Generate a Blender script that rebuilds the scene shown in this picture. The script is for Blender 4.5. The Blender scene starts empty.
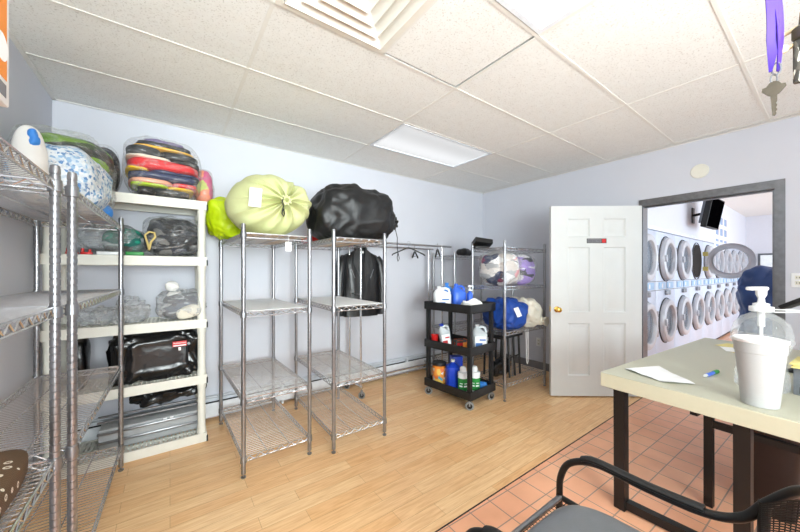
import bpy, bmesh, math, random
from mathutils import Vector, Matrix, noise
R = math.radians
PI = math.pi
sc = bpy.context.scene
col = sc.collection
random.seed(7)

# ------------------------------------------------------------------ camera
cam_data = bpy.data.cameras.new('camera')
cam_data.sensor_width = 36.0
cam_data.lens = 317.0 / 800.0 * 36.0
cam_data.shift_y = 5.0 / 800.0
cam_data.clip_start = 0.02
cam = bpy.data.objects.new('camera', cam_data)
col.objects.link(cam)
cam.location = (0, 0, 1.35)
cam.rotation_euler = (R(90), 0, -math.atan2(.5872, .8094))
sc.camera = cam

# ------------------------------------------------------------------ world, exposure
wd = bpy.data.worlds.new('world')
sc.world = wd
wd.use_nodes = True
wd.node_tree.nodes['Background'].inputs[0].default_value = (.95, .97, 1.0, 1)
wd.node_tree.nodes['Background'].inputs[1].default_value = 1.0
sc.view_settings.view_transform = 'Standard'
sc.view_settings.look = 'None'
sc.view_settings.gamma = 1
sc.view_settings.use_curve_mapping = False
sc.view_settings.exposure = 0.48
LIGHT_NEAR, LIGHT_BACK, LIGHT_LAUNDRY = 1.5, .52, 8.0
CEIL = 2.62


def area(name, loc, target, sx, sy, power, color=(1, 1, 1), spread=180):
    la = bpy.data.lights.new(name, 'AREA')
    la.shape = 'RECTANGLE'
    la.size, la.size_y = sx, sy
    la.energy = power
    la.color = color
    la.spread = R(spread)
    o = bpy.data.objects.new(name, la)
    col.objects.link(o)
    o.location = loc
    o.rotation_euler = (Vector(target) - Vector(loc)).to_track_quat('-Z', 'Y').to_euler()


# the photographer's soft bounce light, behind the camera, and daylight from the shop front
area('bounce_light', (.5, -1.7, .9), (.5, -1.9, 2.62), 2.0, 1.0, 90, (.91, .99, .98))
area('fill_light', (.2, -2.3, 1.7), (1.6, 3.3, 2.25), 1.6, 1.4, 72, (.90, .99, .98), 95)
area('laundry_daylight', (8.0, -2.6, 1.3), (8.0, 1.3, 1.6), 6.0, 1.8, 95, (.66, .85, 1))


# ------------------------------------------------------------------ materials
def lin(c):
    out = []
    for v in c[:3]:
        v = v / 255.0
        out.append(v / 12.92 if v <= .04045 else ((v + .055) / 1.055) ** 2.4)
    return tuple(out) + (1,)


def new_mat(name):
    m = bpy.data.materials.new(name)
    m.use_nodes = True
    nt = m.node_tree
    return m, nt, nt.nodes['Principled BSDF']


def coords(nt, scale=(1, 1, 1), rot=(0, 0, 0), loc=(0, 0, 0), kind='Object'):
    t = nt.nodes.new('ShaderNodeTexCoord')
    mp = nt.nodes.new('ShaderNodeMapping')
    mp.inputs['Scale'].default_value = scale
    mp.inputs['Rotation'].default_value = rot
    mp.inputs['Location'].default_value = loc
    nt.links.new(t.outputs[kind], mp.inputs['Vector'])
    return mp.outputs['Vector']


def noise_tex(nt, vec, scale, detail=3, rough=.5, dist=0):
    n = nt.nodes.new('ShaderNodeTexNoise')
    n.inputs['Scale'].default_value = scale
    n.inputs['Detail'].default_value = detail
    n.inputs['Roughness'].default_value = rough
    n.inputs['Distortion'].default_value = dist
    if vec is not None:
        nt.links.new(vec, n.inputs['Vector'])
    return n


def ramp(nt, fac, stops, interp='LINEAR'):
    r = nt.nodes.new('ShaderNodeValToRGB')
    cr = r.color_ramp
    cr.interpolation = interp
    while len(cr.elements) < len(stops):
        cr.elements.new(.5)
    for e, (p, c) in zip(cr.elements, stops):
        e.position = p
        e.color = c
    nt.links.new(fac, r.inputs['Fac'])
    return r.outputs['Color']


def bump(nt, b, h, strength, dist=.01):
    n = nt.nodes.new('ShaderNodeBump')
    n.inputs['Strength'].default_value = strength
    n.inputs['Distance'].default_value = dist
    nt.links.new(h, n.inputs['Height'])
    nt.links.new(n.outputs['Normal'], b.inputs['Normal'])


def mix(nt, fac, a, b, blend='MIX'):
    n = nt.nodes.new('ShaderNodeMix')
    n.data_type = 'RGBA'
    n.blend_type = blend
    for s, v in ((n.inputs['Factor'], fac), (n.inputs['A'], a), (n.inputs['B'], b)):
        if hasattr(v, 'links'):
            nt.links.new(v, s)
        elif isinstance(v, (int, float)):
            s.default_value = v
        else:
            s.default_value = v
    return n.outputs['Result']


def mat(name, c, rough=.5, metal=0, var=.06, vscale=18, bmp=0, bscale=60, spec=.5, coat=0):
    """plain material with a soft procedural mottling and optional fine bump"""
    m, nt, b = new_mat(name)
    base = lin(c)
    v = coords(nt)
    n = noise_tex(nt, v, vscale, 3)
    lo = tuple(x * (1 - var) for x in base[:3]) + (1,)
    hi = tuple(min(1, x * (1 + var)) for x in base[:3]) + (1,)
    nt.links.new(ramp(nt, n.outputs['Fac'], [(.3, lo), (.7, hi)]), b.inputs['Base Color'])
    b.inputs['Roughness'].default_value = rough
    b.inputs['Metallic'].default_value = metal
    b.inputs['Specular IOR Level'].default_value = spec
    b.inputs['Coat Weight'].default_value = coat
    b.inputs['Coat Roughness'].default_value = .12
    if bmp:
        n2 = noise_tex(nt, v, bscale, 4)
        bump(nt, b, n2.outputs['Fac'], bmp)
    return m


def emit(name, c, s):
    m, nt, b = new_mat(name)
    b.inputs['Base Color'].default_value = lin(c)
    b.inputs['Emission Color'].default_value = lin(c)
    b.inputs['Emission Strength'].default_value = s
    return m


def film(name, tint=(255, 255, 255), body=.10, streak=.55, scale=9):
    """thin clear crinkled polythene"""
    m, nt, b = new_mat(name)
    b.inputs['Base Color'].default_value = lin(tint)
    b.inputs['Roughness'].default_value = .12
    b.inputs['Specular IOR Level'].default_value = .8
    tr = nt.nodes.new('ShaderNodeBsdfTransparent')
    ms = nt.nodes.new('ShaderNodeMixShader')
    v = coords(nt, (1, 1, 2.2))
    n = noise_tex(nt, v, scale, 5, .6, 1.2)
    f = ramp(nt, n.outputs['Fac'], [(.50, (body,) * 3 + (1,)), (.72, (streak,) * 3 + (1,))])
    lw = nt.nodes.new('ShaderNodeLayerWeight')
    lw.inputs['Blend'].default_value = .25
    ad = nt.nodes.new('ShaderNodeMath')
    ad.operation = 'ADD'
    ad.use_clamp = True
    mu = nt.nodes.new('ShaderNodeMath')
    mu.operation = 'MULTIPLY'
    mu.inputs[1].default_value = .22
    nt.links.new(lw.outputs['Fresnel'], mu.inputs[0])
    nt.links.new(f, ad.inputs[0])
    nt.links.new(mu.outputs[0], ad.inputs[1])
    nt.links.new(ad.outputs[0], ms.inputs['Fac'])
    nt.links.new(tr.outputs[0], ms.inputs[1])
    nt.links.new(b.outputs[0], ms.inputs[2])
    out = [x for x in nt.nodes if x.type == 'OUTPUT_MATERIAL'][0]
    nt.links.new(ms.outputs[0], out.inputs['Surface'])
    n3 = noise_tex(nt, v, scale * 1.6, 4, .6, 1.0)
    bump(nt, b, n3.outputs['Fac'], .8, .03)
    return m


def patches(name, cols, scale=6, stretch=(1, 1, 1), rough=.8, coat=0, dist=.0):
    """printed / mixed cloth: flat patches of several colours"""
    m, nt, b = new_mat(name)
    v = coords(nt, stretch)
    n = noise_tex(nt, v, scale * .8, 2, .5)
    vv = nt.nodes.new('ShaderNodeVectorMath')
    vv.operation = 'MULTIPLY_ADD'
    vv.inputs[1].default_value = (dist, dist, dist)
    nt.links.new(n.outputs['Color'], vv.inputs[0])
    nt.links.new(v, vv.inputs[2])
    vo = nt.nodes.new('ShaderNodeTexVoronoi')
    vo.inputs['Scale'].default_value = scale
    nt.links.new(vv.outputs[0], vo.inputs['Vector'])
    sep = nt.nodes.new('ShaderNodeSeparateColor')
    nt.links.new(vo.outputs['Color'], sep.inputs[0])
    k = len(cols)
    nt.links.new(ramp(nt, sep.outputs[0], [(i / k, lin(c)) for i, c in enumerate(cols)], 'CONSTANT'), b.inputs['Base Color'])
    b.inputs['Roughness'].default_value = rough
    b.inputs['Coat Weight'].default_value = coat
    n2 = noise_tex(nt, v, scale * 6, 3)
    bump(nt, b, n2.outputs['Fac'], .35)
    return m


M = {}
M['wall'] = mat('wall_paint', (210, 212, 221), .6, var=.015, vscale=3, bmp=.05, bscale=250)
M['wall_white'] = mat('laundry_paint', (228, 230, 238), .5, var=.01)
M['tbar'] = mat('ceiling_grid_paint', (236, 234, 228), .6, var=.02)
M['cream_metal'] = mat('cream_enamel', (236, 232, 222), .45, var=.02)
M['gap_shade'] = mat('cavity_shade', (30, 28, 26), .9)  # near-black colour stands for the shade inside recesses
M['chrome'] = mat('chrome_wire', (206, 206, 208), .26, .92, var=.08, vscale=40)
M['post'] = mat('chrome_post', (160, 160, 163), .28, .92, var=.06, vscale=40)
M['steel'] = mat('grey_steel', (150, 152, 156), .32, .9, var=.06)
M['frame_metal'] = mat('brushed_door_frame', (122, 124, 128), .3, .85, var=.12, vscale=30)
M['black_plastic'] = mat('black_plastic', (22, 22, 23), .5, var=.15, bmp=.05, bscale=200)
M['black_metal'] = mat('black_enamel', (12, 12, 13), .45, var=.2)
M['black_rubber'] = mat('black_rubber', (25, 25, 26), .8)
M['grey_rubber'] = mat('grey_wheel', (140, 140, 138), .6)
M['beige_plastic'] = mat('ivory_resin', (226, 224, 214), .5, var=.03, vscale=8)
M['door_paint'] = mat('door_paint', (212, 214, 213), .42, var=.02, vscale=5, bmp=.03, bscale=150)
M['brass'] = mat('brass', (214, 172, 84), .22, 1.0)
M['white_plastic'] = mat('white_plastic', (240, 241, 242), .35, var=.02)
M['offwhite_plastic'] = mat('off_white_plastic', (228, 226, 214), .45, var=.02)
M['styrofoam'] = mat('white_foam', (186, 186, 185), .7, var=.015, vscale=120, bmp=.06, bscale=300)
M['paper'] = mat('white_paper', (246, 246, 246), .8, var=.02)
M['yellow_paper'] = mat('yellow_paper', (228, 214, 140), .8, var=.05)
M['blue_plastic'] = mat('blue_plastic', (62, 112, 226), .35, var=.05)
M['deep_blue'] = mat('deep_blue_plastic', (28, 66, 190), .35, var=.05)
M['sky_blue'] = mat('light_blue_plastic', (60, 140, 226), .5)
M['red_plastic'] = mat('red_plastic', (214, 36, 34), .4, var=.05)
M['green_plastic'] = mat('green_label', (36, 140, 60), .45, var=.05)
M['orange'] = mat('orange_print', (236, 140, 44), .6, var=.04)
M['laminate'] = mat('cream_laminate', (188, 186, 166), .4, var=.012, vscale=60)
M['laminate_edge'] = mat('cream_laminate_edge', (196, 190, 165), .5, var=.012, vscale=60)
M['grey_vinyl'] = mat('grey_vinyl', (116, 118, 122), .35, var=.05, bmp=.08, bscale=180)
M['brown_bin'] = mat('dark_brown_plastic', (32, 18, 16), .55, var=.15)
M['navy_cloth'] = mat('navy_nylon', (34, 62, 112), .45, var=.2, vscale=5, bmp=.3, bscale=18)
M['royal_cloth'] = mat('royal_blue_nylon', (18, 66, 150), .5, var=.15, vscale=6, bmp=.35, bscale=16)
M['cream_cloth'] = mat('cream_canvas', (222, 216, 200), .75, var=.06, vscale=6, bmp=.35, bscale=16)
M['lime_cloth'] = mat('lime_nylon', (190, 214, 10), .45, var=.1, vscale=6, bmp=.25, bscale=14)
M['pale_green'] = mat('pale_yellow_green_cotton', (208, 211, 156), .75, var=.04, vscale=6, bmp=.25, bscale=16)
M['black_nylon'] = mat('black_nylon', (19, 19, 21), .5, var=.25, vscale=5, bmp=.5, bscale=11)
M['black_poly'] = mat('black_polythene', (20, 20, 22), .24, var=.2, vscale=4, bmp=.6, bscale=9)
M['leather'] = mat('black_leather', (20, 20, 22), .34, var=.2, vscale=9, bmp=.4, bscale=22)
M['lining'] = mat('dark_lining', (26, 26, 30), .8)
M['white_cloth'] = mat('white_cloth', (240, 238, 234), .9, var=.04, bmp=.3, bscale=40)
M['purple'] = mat('purple_ribbon', (60, 26, 140), .45, var=.1, vscale=30)
M['key_metal'] = mat('worn_nickel', (100, 92, 80), .5, .7, var=.15, vscale=60)
M['wood_stick'] = mat('pale_wood', (216, 194, 156), .6)
M['screen'] = mat('black_screen', (3, 3, 4), .8, var=0, spec=0)
M['dryer'] = mat('dryer_white', (216, 225, 242), .35, var=.02)
M['dryer_ring'] = mat('dryer_door_ring', (206, 207, 212), .3, .15, var=.03)
M['dryer_gasket'] = mat('dark_gasket', (58, 60, 66), .5)
M['drum'] = mat('drum_steel', (120, 130, 142), .3, .7, var=.2, vscale=30)
M['pale_blue'] = mat('pale_blue_panel', (168, 204, 236), .4, var=.06)
M['white_panel'] = mat('white_panel', (232, 236, 242), .4)
M['yellow_hinge'] = mat('yellowed_zinc', (214, 200, 120), .4, .3)
M['cot_grey'] = mat('cot_grey', (168, 170, 172), .5, var=.06)
M['grey_box'] = mat('grey_card', (120, 124, 130), .7, var=.1, vscale=60)
M['tan_rope'] = mat('tan_cord', (214, 190, 120), .8)
M['red_cloth'] = mat('red_cloth', (206, 24, 34), .8, bmp=.3, bscale=20)
M['black_print'] = mat('black_print', (30, 30, 30), .7)
M['grey_print'] = mat('grey_print', (120, 120, 124), .7)
M['red_print'] = mat('red_print', (200, 30, 34), .5)
M['pale_print'] = mat('pale_blue_print', (150, 172, 206), .6)
M['pale_pink'] = mat('pale_pink_print', (222, 196, 200), .6)
M['blue_print'] = mat('blue_print', (70, 120, 190), .6)
M['film'] = film('clear_polythene', body=.03, streak=.34)
M['film_dense'] = film('crumpled_clear_polythene', (240, 242, 244), .16, .75, 16)
M['film_frost'] = film('frosted_polythene', (236, 238, 240), .22, .7, 10)
M['clear_liner'] = film('clear_shelf_liner', (236, 238, 238), .05, .22, 3)
M['smoke_film'] = film('thin_smoky_polythene', (210, 212, 214), .05, .5, 10)
M['clear_jar'] = film('clear_jar_plastic', (238, 242, 244), .16, .34, 4)
M['milky_jug'] = film('milky_jug_plastic', (226, 234, 238), .68, .8, 4)
M['glass'] = film('dryer_glass', (190, 205, 220), .25, .32, 2)
M['floral'] = patches('blue_white_floral', [(232, 240, 248), (150, 190, 226), (240, 244, 250), (90, 140, 196), (228, 236, 246), (206, 224, 240), (240, 244, 248)], 75, rough=.7, coat=.4)
M['green_mix'] = patches('green_black_cloth', [(40, 44, 36), (96, 140, 40), (58, 76, 44), (28, 32, 30), (120, 160, 50), (46, 60, 50)], 7, (1, 1, 3.5), coat=.4, dist=.2)
M['clothes_mix'] = patches('mixed_pale_clothes', [(238, 236, 236), (226, 170, 176), (240, 240, 240), (50, 60, 90), (214, 206, 200), (120, 50, 80), (232, 226, 222), (176, 176, 178)], 7, (1, 1, 2.2), coat=.35, dist=.25)
M['purple_mix'] = patches('lilac_grey_clothes', [(226, 226, 230), (164, 140, 206), (216, 214, 220), (150, 130, 190), (120, 120, 126), (70, 70, 76)], 8, (1, 1, 2.6), coat=.35, dist=.2)
M['dark_mix'] = patches('dark_clothes', [(30, 30, 34), (52, 54, 60), (28, 28, 30), (110, 108, 104), (36, 38, 56), (24, 24, 26)], 9, (1, 1, 1.8), coat=.5, dist=.3)
M['teal_mix'] = patches('teal_clothes', [(20, 130, 110), (40, 60, 62), (30, 150, 124), (90, 84, 78), (16, 100, 90)], 8, (1, 1, 1.5), coat=.3, dist=.3)
M['navy_mix'] = patches('navy_clothes', [(46, 52, 68), (60, 68, 88), (40, 44, 56), (70, 78, 96)], 8, (1, 1, 2), coat=.4, dist=.25)
M['rust_mix'] = patches('rust_clothes', [(150, 66, 40), (70, 50, 40), (190, 80, 40), (60, 60, 60)], 16, dist=.2)
M['pink_mix'] = patches('pink_green_clothes', [(214, 110, 110), (190, 200, 110), (226, 140, 110), (200, 90, 130)], 8, (1, 1, 1), coat=.4, dist=.2)
for nm, c in (('black', (34, 34, 36)), ('yellow', (240, 196, 20)), ('red', (214, 30, 38)), ('navy', (36, 46, 84)), ('cream', (240, 224, 206)),
              ('gold', (244, 184, 60)), ('lilac', (124, 112, 150)), ('peach', (240, 170, 140)), ('lime', (180, 214, 40)), ('charcoal', (50, 52, 54))):
    M['g_' + nm] = mat('garment_' + nm, c, .75, var=.08, bmp=.3, bscale=30, coat=.35)


def special_materials():
    # wood laminate: long strips with staggered ends
    m, nt, b = new_mat('wood_laminate')
    v = coords(nt)
    br = nt.nodes.new('ShaderNodeTexBrick')
    br.offset = .37
    br.offset_frequency = 2
    br.squash = 1
    br.inputs['Scale'].default_value = 1
    br.inputs['Brick Width'].default_value = .62
    br.inputs['Row Height'].default_value = .098
    br.inputs['Mortar Size'].default_value = .0011
    br.inputs['Mortar Smooth'].default_value = .3
    br.inputs['Bias'].default_value = 0
    br.inputs['Color1'].default_value = lin((252, 214, 164))
    br.inputs['Color2'].default_value = lin((244, 194, 138))
    br.inputs['Mortar'].default_value = lin((200, 152, 106))
    nt.links.new(v, br.inputs['Vector'])
    v2 = coords(nt, (1.2, 16, 1))
    n = noise_tex(nt, v2, 4, 6, .6, .7)
    grain = ramp(nt, n.outputs['Fac'], [(.34, lin((205, 165, 125))), (.62, (1, 1, 1, 1))])
    c = mix(nt, .42, br.outputs['Color'], grain, 'MULTIPLY')
    nt.links.new(c, b.inputs['Base Color'])
    b.inputs['Roughness'].default_value = .34
    b.inputs['Specular IOR Level'].default_value = .45
    M['wood'] = m
    # quarry tile
    m, nt, b = new_mat('quarry_tile')
    v = coords(nt, loc=(-.02, -.02, 0), rot=(0, 0, R(1.8)))
    br = nt.nodes.new('ShaderNodeTexBrick')
    br.offset = 0
    br.inputs['Scale'].default_value = 1
    br.inputs['Brick Width'].default_value = .1625
    br.inputs['Row Height'].default_value = .153
    br.inputs['Mortar Size'].default_value = .0035
    br.inputs['Mortar Smooth'].default_value = .2
    br.inputs['Color1'].default_value = lin((250, 190, 152))
    br.inputs['Color2'].default_value = lin((244, 178, 140))
    br.inputs['Mortar'].default_value = lin((164, 138, 124))
    nt.links.new(v, br.inputs['Vector'])
    n = noise_tex(nt, v, 5, 4)
    c = mix(nt, .4, br.outputs['Color'], ramp(nt, n.outputs['Fac'], [(.3, lin((214, 200, 190))), (.7, (1, 1, 1, 1))]), 'MULTIPLY')
    nt.links.new(c, b.inputs['Base Color'])
    b.inputs['Roughness'].default_value = .36
    bump(nt, b, br.outputs['Fac'], -.2, .004)
    M['tile'] = m
    # acoustic ceiling tile: white with pits and short worm marks
    m, nt, b = new_mat('acoustic_tile')
    v = coords(nt)
    n = noise_tex(nt, v, 110, 2, .5, .4)
    n2 = noise_tex(nt, v, 16, 2)
    pit = ramp(nt, n.outputs['Fac'], [(.33, lin((186, 182, 174))), (.42, lin((243, 243, 240)))])
    c = mix(nt, .5, pit, ramp(nt, n2.outputs['Fac'], [(.35, lin((240, 239, 235))), (.65, lin((245, 245, 242)))]))
    nt.links.new(c, b.inputs['Base Color'])
    b.inputs['Roughness'].default_value = .9
    bump(nt, b, n.outputs['Fac'], .25, .004)
    M['ceil'] = m
    # brown dotted ironing cover
    m, nt, b = new_mat('brown_dotted_cloth')
    v = coords(nt)
    vo = nt.nodes.new('ShaderNodeTexVoronoi')
    vo.inputs['Scale'].default_value = 26
    vo.inputs['Randomness'].default_value = .35
    nt.links.new(v, vo.inputs['Vector'])
    d = ramp(nt, vo.outputs['Distance'], [(.0, lin((150, 120, 96))), (.13, lin((238, 226, 208))), (.24, lin((104, 78, 54)))], 'CONSTANT')
    ck = nt.nodes.new('ShaderNodeTexChecker')
    ck.inputs['Scale'].default_value = 260
    ck.inputs['Color1'].default_value = (1, 1, 1, 1)
    ck.inputs['Color2'].default_value = (.62, .58, .5, 1)
    nt.links.new(v, ck.inputs['Vector'])
    nt.links.new(mix(nt, .8, d, ck.outputs['Color'], 'MULTIPLY'), b.inputs['Base Color'])
    b.inputs['Roughness'].default_value = .85
    M['dotted'] = m


special_materials()


# ------------------------------------------------------------------ mesh builder
def rotm(ax):
    """orthonormal frame with z along ax"""
    z = Vector(ax).normalized()
    x = z.orthogonal().normalized()
    return Matrix((x, z.cross(x), z)).transposed()


class MB:
    def __init__(s):
        s.v = []
        s.f = []

    def add(s, vs, fs, mx=None):
        o = len(s.v)
        s.v += [tuple(mx @ Vector(p)) if mx else tuple(p) for p in vs]
        s.f += [tuple(i + o for i in f) for f in fs]
        return s

    def box(s, x0, x1, y0, y1, z0, z1, mx=None):
        vs = [(x, y, z) for z in (z0, z1) for y in (y0, y1) for x in (x0, x1)]
        return s.add(vs, [(0, 2, 3, 1), (4, 5, 7, 6), (0, 1, 5, 4), (2, 6, 7, 3), (0, 4, 6, 2), (1, 3, 7, 5)], mx)

    def rbox(s, x0, x1, y0, y1, z0, z1, r=.01, seg=2, mx=None):
        bm = bmesh.new()
        bmesh.ops.create_cube(bm, size=1)
        for v in bm.verts:
            v.co = ((x0 + x1) / 2 + v.co.x * (x1 - x0), (y0 + y1) / 2 + v.co.y * (y1 - y0), (z0 + z1) / 2 + v.co.z * (z1 - z0))
        bmesh.ops.bevel(bm, geom=list(bm.edges), offset=r, segments=seg, profile=.5, affect='EDGES')
        bm.verts.index_update()
        s.add([v.co[:] for v in bm.verts], [[v.index for v in f.verts] for f in bm.faces], mx)
        bm.free()
        return s

    def path(s, pts, r, n=8, closed=False, caps=True, rx=None):
        """sweep; r a number or list; rx = second half-axis for a flat section"""
        pts = [Vector(p) for p in pts]
        k = len(pts)
        vs, fs = [], []
        up = None
        for i, p in enumerate(pts):
            a = pts[(i - 1) % k] if (closed or i > 0) else p
            b = pts[(i + 1) % k] if (closed or i < k - 1) else p
            t = (b - a).normalized()
            if up is None:
                up = Vector((0, 0, 1)) if abs(t.z) < .9 else Vector((1, 0, 0))
            x = up.cross(t)
            if x.length < 1e-4:
                x = t.orthogonal()
            x.normalize()
            y = t.cross(x)
            up = y
            ri = r[i] if isinstance(r, (list, tuple)) else r
            for j in range(n):
                g = 2 * PI * (j + .5) / n
                vs.append(p + x * (math.cos(g) * (rx or ri)) + y * (math.sin(g) * ri))
        m = k if closed else k - 1
        for i in range(m):
            for j in range(n):
                a, b = i * n + j, i * n + (j + 1) % n
                c, d = ((i + 1) % k) * n + (j + 1) % n, ((i + 1) % k) * n + j
                fs.append((a, b, c, d))
        if not closed and caps:
            fs.append(tuple(range(n - 1, -1, -1)))
            fs.append(tuple(range((k - 1) * n, k * n)))
        return s.add(vs, fs)

    def tube(s, a, b, r, n=8):
        return s.path([a, b], r, n)

    def lathe(s, prof, n=24, mx=None, caps=True):
        vs, fs = [], []
        k = len(prof)
        for (r, z) in prof:
            for j in range(n):
                g = 2 * PI * j / n
                vs.append((r * math.cos(g), r * math.sin(g), z))
        for i in range(k - 1):
            for j in range(n):
                fs.append((i * n + j, i * n + (j + 1) % n, (i + 1) * n + (j + 1) % n, (i + 1) * n + j))
        if caps:
            fs.append(tuple(range(n - 1, -1, -1)))
            fs.append(tuple(range((k - 1) * n, k * n)))
        return s.add(vs, fs, mx)

    def loft(s, secs, mx=None, caps=True):
        n = len(secs[0])
        vs = [p for q in secs for p in q]
        fs = []
        for i in range(len(secs) - 1):
            for j in range(n):
                fs.append((i * n + j, i * n + (j + 1) % n, (i + 1) * n + (j + 1) % n, (i + 1) * n + j))
        if caps:
            fs.append(tuple(range(n - 1, -1, -1)))
            fs.append(tuple(range((len(secs) - 1) * n, len(secs) * n)))
        return s.add(vs, fs, mx)

    def blob(s, c, rad, e=.8, amp=.02, freq=5, seed=0, nu=56, nv=32, zmin=None, mx=None, ridge=0, fn=None, crease=0):
        """cushion / stuffed sack: superellipsoid with crumples; e<1 boxier"""
        vs, fs = [], []
        c = Vector(c)
        pw = lambda x, p: math.copysign(abs(x) ** p, x)
        for i in range(nv + 1):
            ph = -PI / 2 + PI * i / nv
            for j in range(nu):
                th = 2 * PI * j / nu
                d = Vector((pw(math.cos(ph), e) * pw(math.cos(th), e), pw(math.cos(ph), e) * pw(math.sin(th), e), pw(math.sin(ph), e)))
                p = Vector((d.x * rad[0], d.y * rad[1], d.z * rad[2]))
                if fn:
                    p = fn(p, d)
                q = p * freq + Vector((seed * 3.1, seed * 1.7, seed * 2.3))
                a = noise.noise(q) + .5 * noise.noise(q * 2.1)
                if ridge:
                    a += ridge * (.5 - abs(noise.noise(q * 1.3 + Vector((5, 5, 5)))) * 2)
                w2 = noise.noise(q * 1.7 + Vector((9, 2, 4)))
                w3 = noise.noise(q * 3.1 + Vector((1, 7, 3)))
                p = p + d * (a * amp + crease * ((abs(w2) - .25) + .6 * (abs(w3) - .25)))
                if mx:
                    p = mx @ p
                p = p + c
                if zmin is not None and p.z < zmin:
                    p.z = zmin + (p.z - zmin) * .02
                vs.append(p)
        for i in range(nv):
            for j in range(nu):
                fs.append((i * nu + j, i * nu + (j + 1) % nu, (i + 1) * nu + (j + 1) % nu, (i + 1) * nu + j))
        return s.add(vs, fs)

    def mesh(s, name):
        me = bpy.data.meshes.new(name)
        me.from_pydata([tuple(v) for v in s.v], [], s.f)
        bm = bmesh.new()
        bm.from_mesh(me)
        bmesh.ops.remove_doubles(bm, verts=bm.verts, dist=1e-6)
        bmesh.ops.recalc_face_normals(bm, faces=bm.faces)
        bm.to_mesh(me)
        bm.free()
        me.shade_smooth()
        me.set_sharp_from_angle(angle=R(38))
        return me


def link(name, data, parent=None, loc=None, rot=None):
    o = bpy.data.objects.new(name, data)
    col.objects.link(o)
    if parent:
        o.parent = parent
    if loc:
        o.location = loc
    if rot:
        o.rotation_euler = rot
    return o


def part(name, mb, m, parent, loc=None, rot=None, label=None):
    me = mb.mesh(name) if isinstance(mb, MB) else mb
    if not me.materials:
        me.materials.append(M[m] if isinstance(m, str) else m)
    o = link(name, me, parent, loc, rot)
    if label:
        o['label'] = label
    return o


def tag(o, label, cat, group=None):
    o['label'] = label
    o['category'] = cat
    if group:
        o['group'] = group
    return o


def thing(name, label, cat, loc=(0, 0, 0), rz=0, group=None):
    return tag(link(name, None, None, loc, (0, 0, rz)), label, cat, group)


def solo(name, mb, m, label, cat, loc=(0, 0, 0), rz=0, group=None):
    return tag(part(name, mb, m, None, loc, (0, 0, rz)), label, cat, group)


def struct(name, mb, m, parent=None):
    o = part(name, mb, m, parent)
    if not parent:
        o['kind'] = 'structure'
    return o


def copy_tree(o, parent=None):
    c = o.copy()
    col.objects.link(c)
    if parent:
        c.parent = parent
    for ch in list(o.children):
        copy_tree(ch, c)
    return c


def text_mesh(body, size, m, parent, loc, rot, name='lettering'):
    cu = bpy.data.curves.new(name, 'FONT')
    cu.body = body
    cu.size = size
    cu.align_x = 'CENTER'
    cu.align_y = 'CENTER'
    cu.extrude = .0004
    t = bpy.data.objects.new('t', cu)
    col.objects.link(t)
    bpy.context.view_layer.update()
    me = bpy.data.meshes.new_from_object(t.evaluated_get(bpy.context.evaluated_depsgraph_get()))
    bpy.data.objects.remove(t)
    me.materials.clear()
    me.materials.append(M[m])
    return part(name, me, m, parent, loc, rot)


def rrect(w, d, z, r=.3, n=24, cx=0, cy=0):
    """superellipse section"""
    out = []
    for j in range(n):
        g = 2 * PI * (j + .5) / n
        x, y = math.cos(g), math.sin(g)
        out.append((cx + math.copysign(abs(x) ** r, x) * w / 2, cy + math.copysign(abs(y) ** r, y) * d / 2, z))
    return out


# ================================================================== ROOM SHELL
XL, XR, YB = -.70, 4.125, 3.384          # left wall, right wall, back wall
YD = 1.36                                # dryer front line in the laundry
XF = 11.8                                # laundry far wall
ZL = 2.72                                # laundry ceiling
DY0, DY1, DZ = .305, 1.227, 2.05         # door opening
YN = -2.4                                # wall behind the camera

struct('floor', MB().box(XL, XR, 1.222, YB, -.05, 0), 'wood')
struct('floor_tile', MB().box(XL, XF, YN - .2, 1.216, -.05, -.002).box(XR + .11, XF, 1.216, YD + .6, -.05, -.002), 'tile')
struct('trim_1', MB().box(XL, XR - .02, 1.2165, 1.2225, -.04, .001), 'brown_bin')
struct('wall_left', MB().box(XL - .1, XL, YN, YB + .1, -.05, CEIL + .12), 'wall')
struct('wall_front', MB().box(XL - .1, XR + .11, YN - .1, YN, -.05, CEIL + .12), 'wall')
struct('wall_back', MB().box(XL, XR + .11, YB, YB + .1, -.05, CEIL + .12), 'wall')
struct('wall_right', MB().box(XR, XR + .11, DY1, YB, -.05, CEIL + .12).box(XR, XR + .11, YN - .2, DY0, -.05, CEIL + .12)
       .box(XR, XR + .11, DY0, DY1, DZ, CEIL + .12), 'wall')
# door frame: pressed steel, casing on the room side plus jamb lining
fr = MB()
fr.box(XR - .014, XR + .125, DY0 - .055, DY0 + .004, 0, DZ + .065)
fr.box(XR - .014, XR + .125, DY1 - .004, DY1 + .035, 0, DZ + .065)
fr.box(XR - .014, XR + .125, DY0 + .004, DY1 - .004, DZ - .006, DZ + .065)
fr.box(XR + .03, XR + .07, DY0 + .004, DY0 + .018, 0, DZ - .006)
fr.box(XR + .03, XR + .07, DY0 + .018, DY1 - .004, DZ - .02, DZ - .006)
struct('trim_2', fr, 'frame_metal')
struct('baseboard_right', MB().box(XR - .014, XR, DY1 + .04, YB - .0, 0, .10), 'grey_print')

# ceiling: lay-in tiles in a T-bar grid
GX = [XL, -.825 + .0, .395, 1.61, 2.83, 4.045, XR]
GX = [XL, .395, 1.61, 2.83, 4.045, XR]
GY = [YN, -2.10, -1.49, -.88, -.27, .34, .95, 1.56, 2.17, 2.775, YB]
tiles, bars = MB(), MB()


def tile(x0, x1, y0, y1, g=(0, 0, 0, 0)):
    tiles.box(x0 + g[0], x1 - g[1], y0 + g[2], y1 - g[3], CEIL, CEIL + .015)


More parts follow.
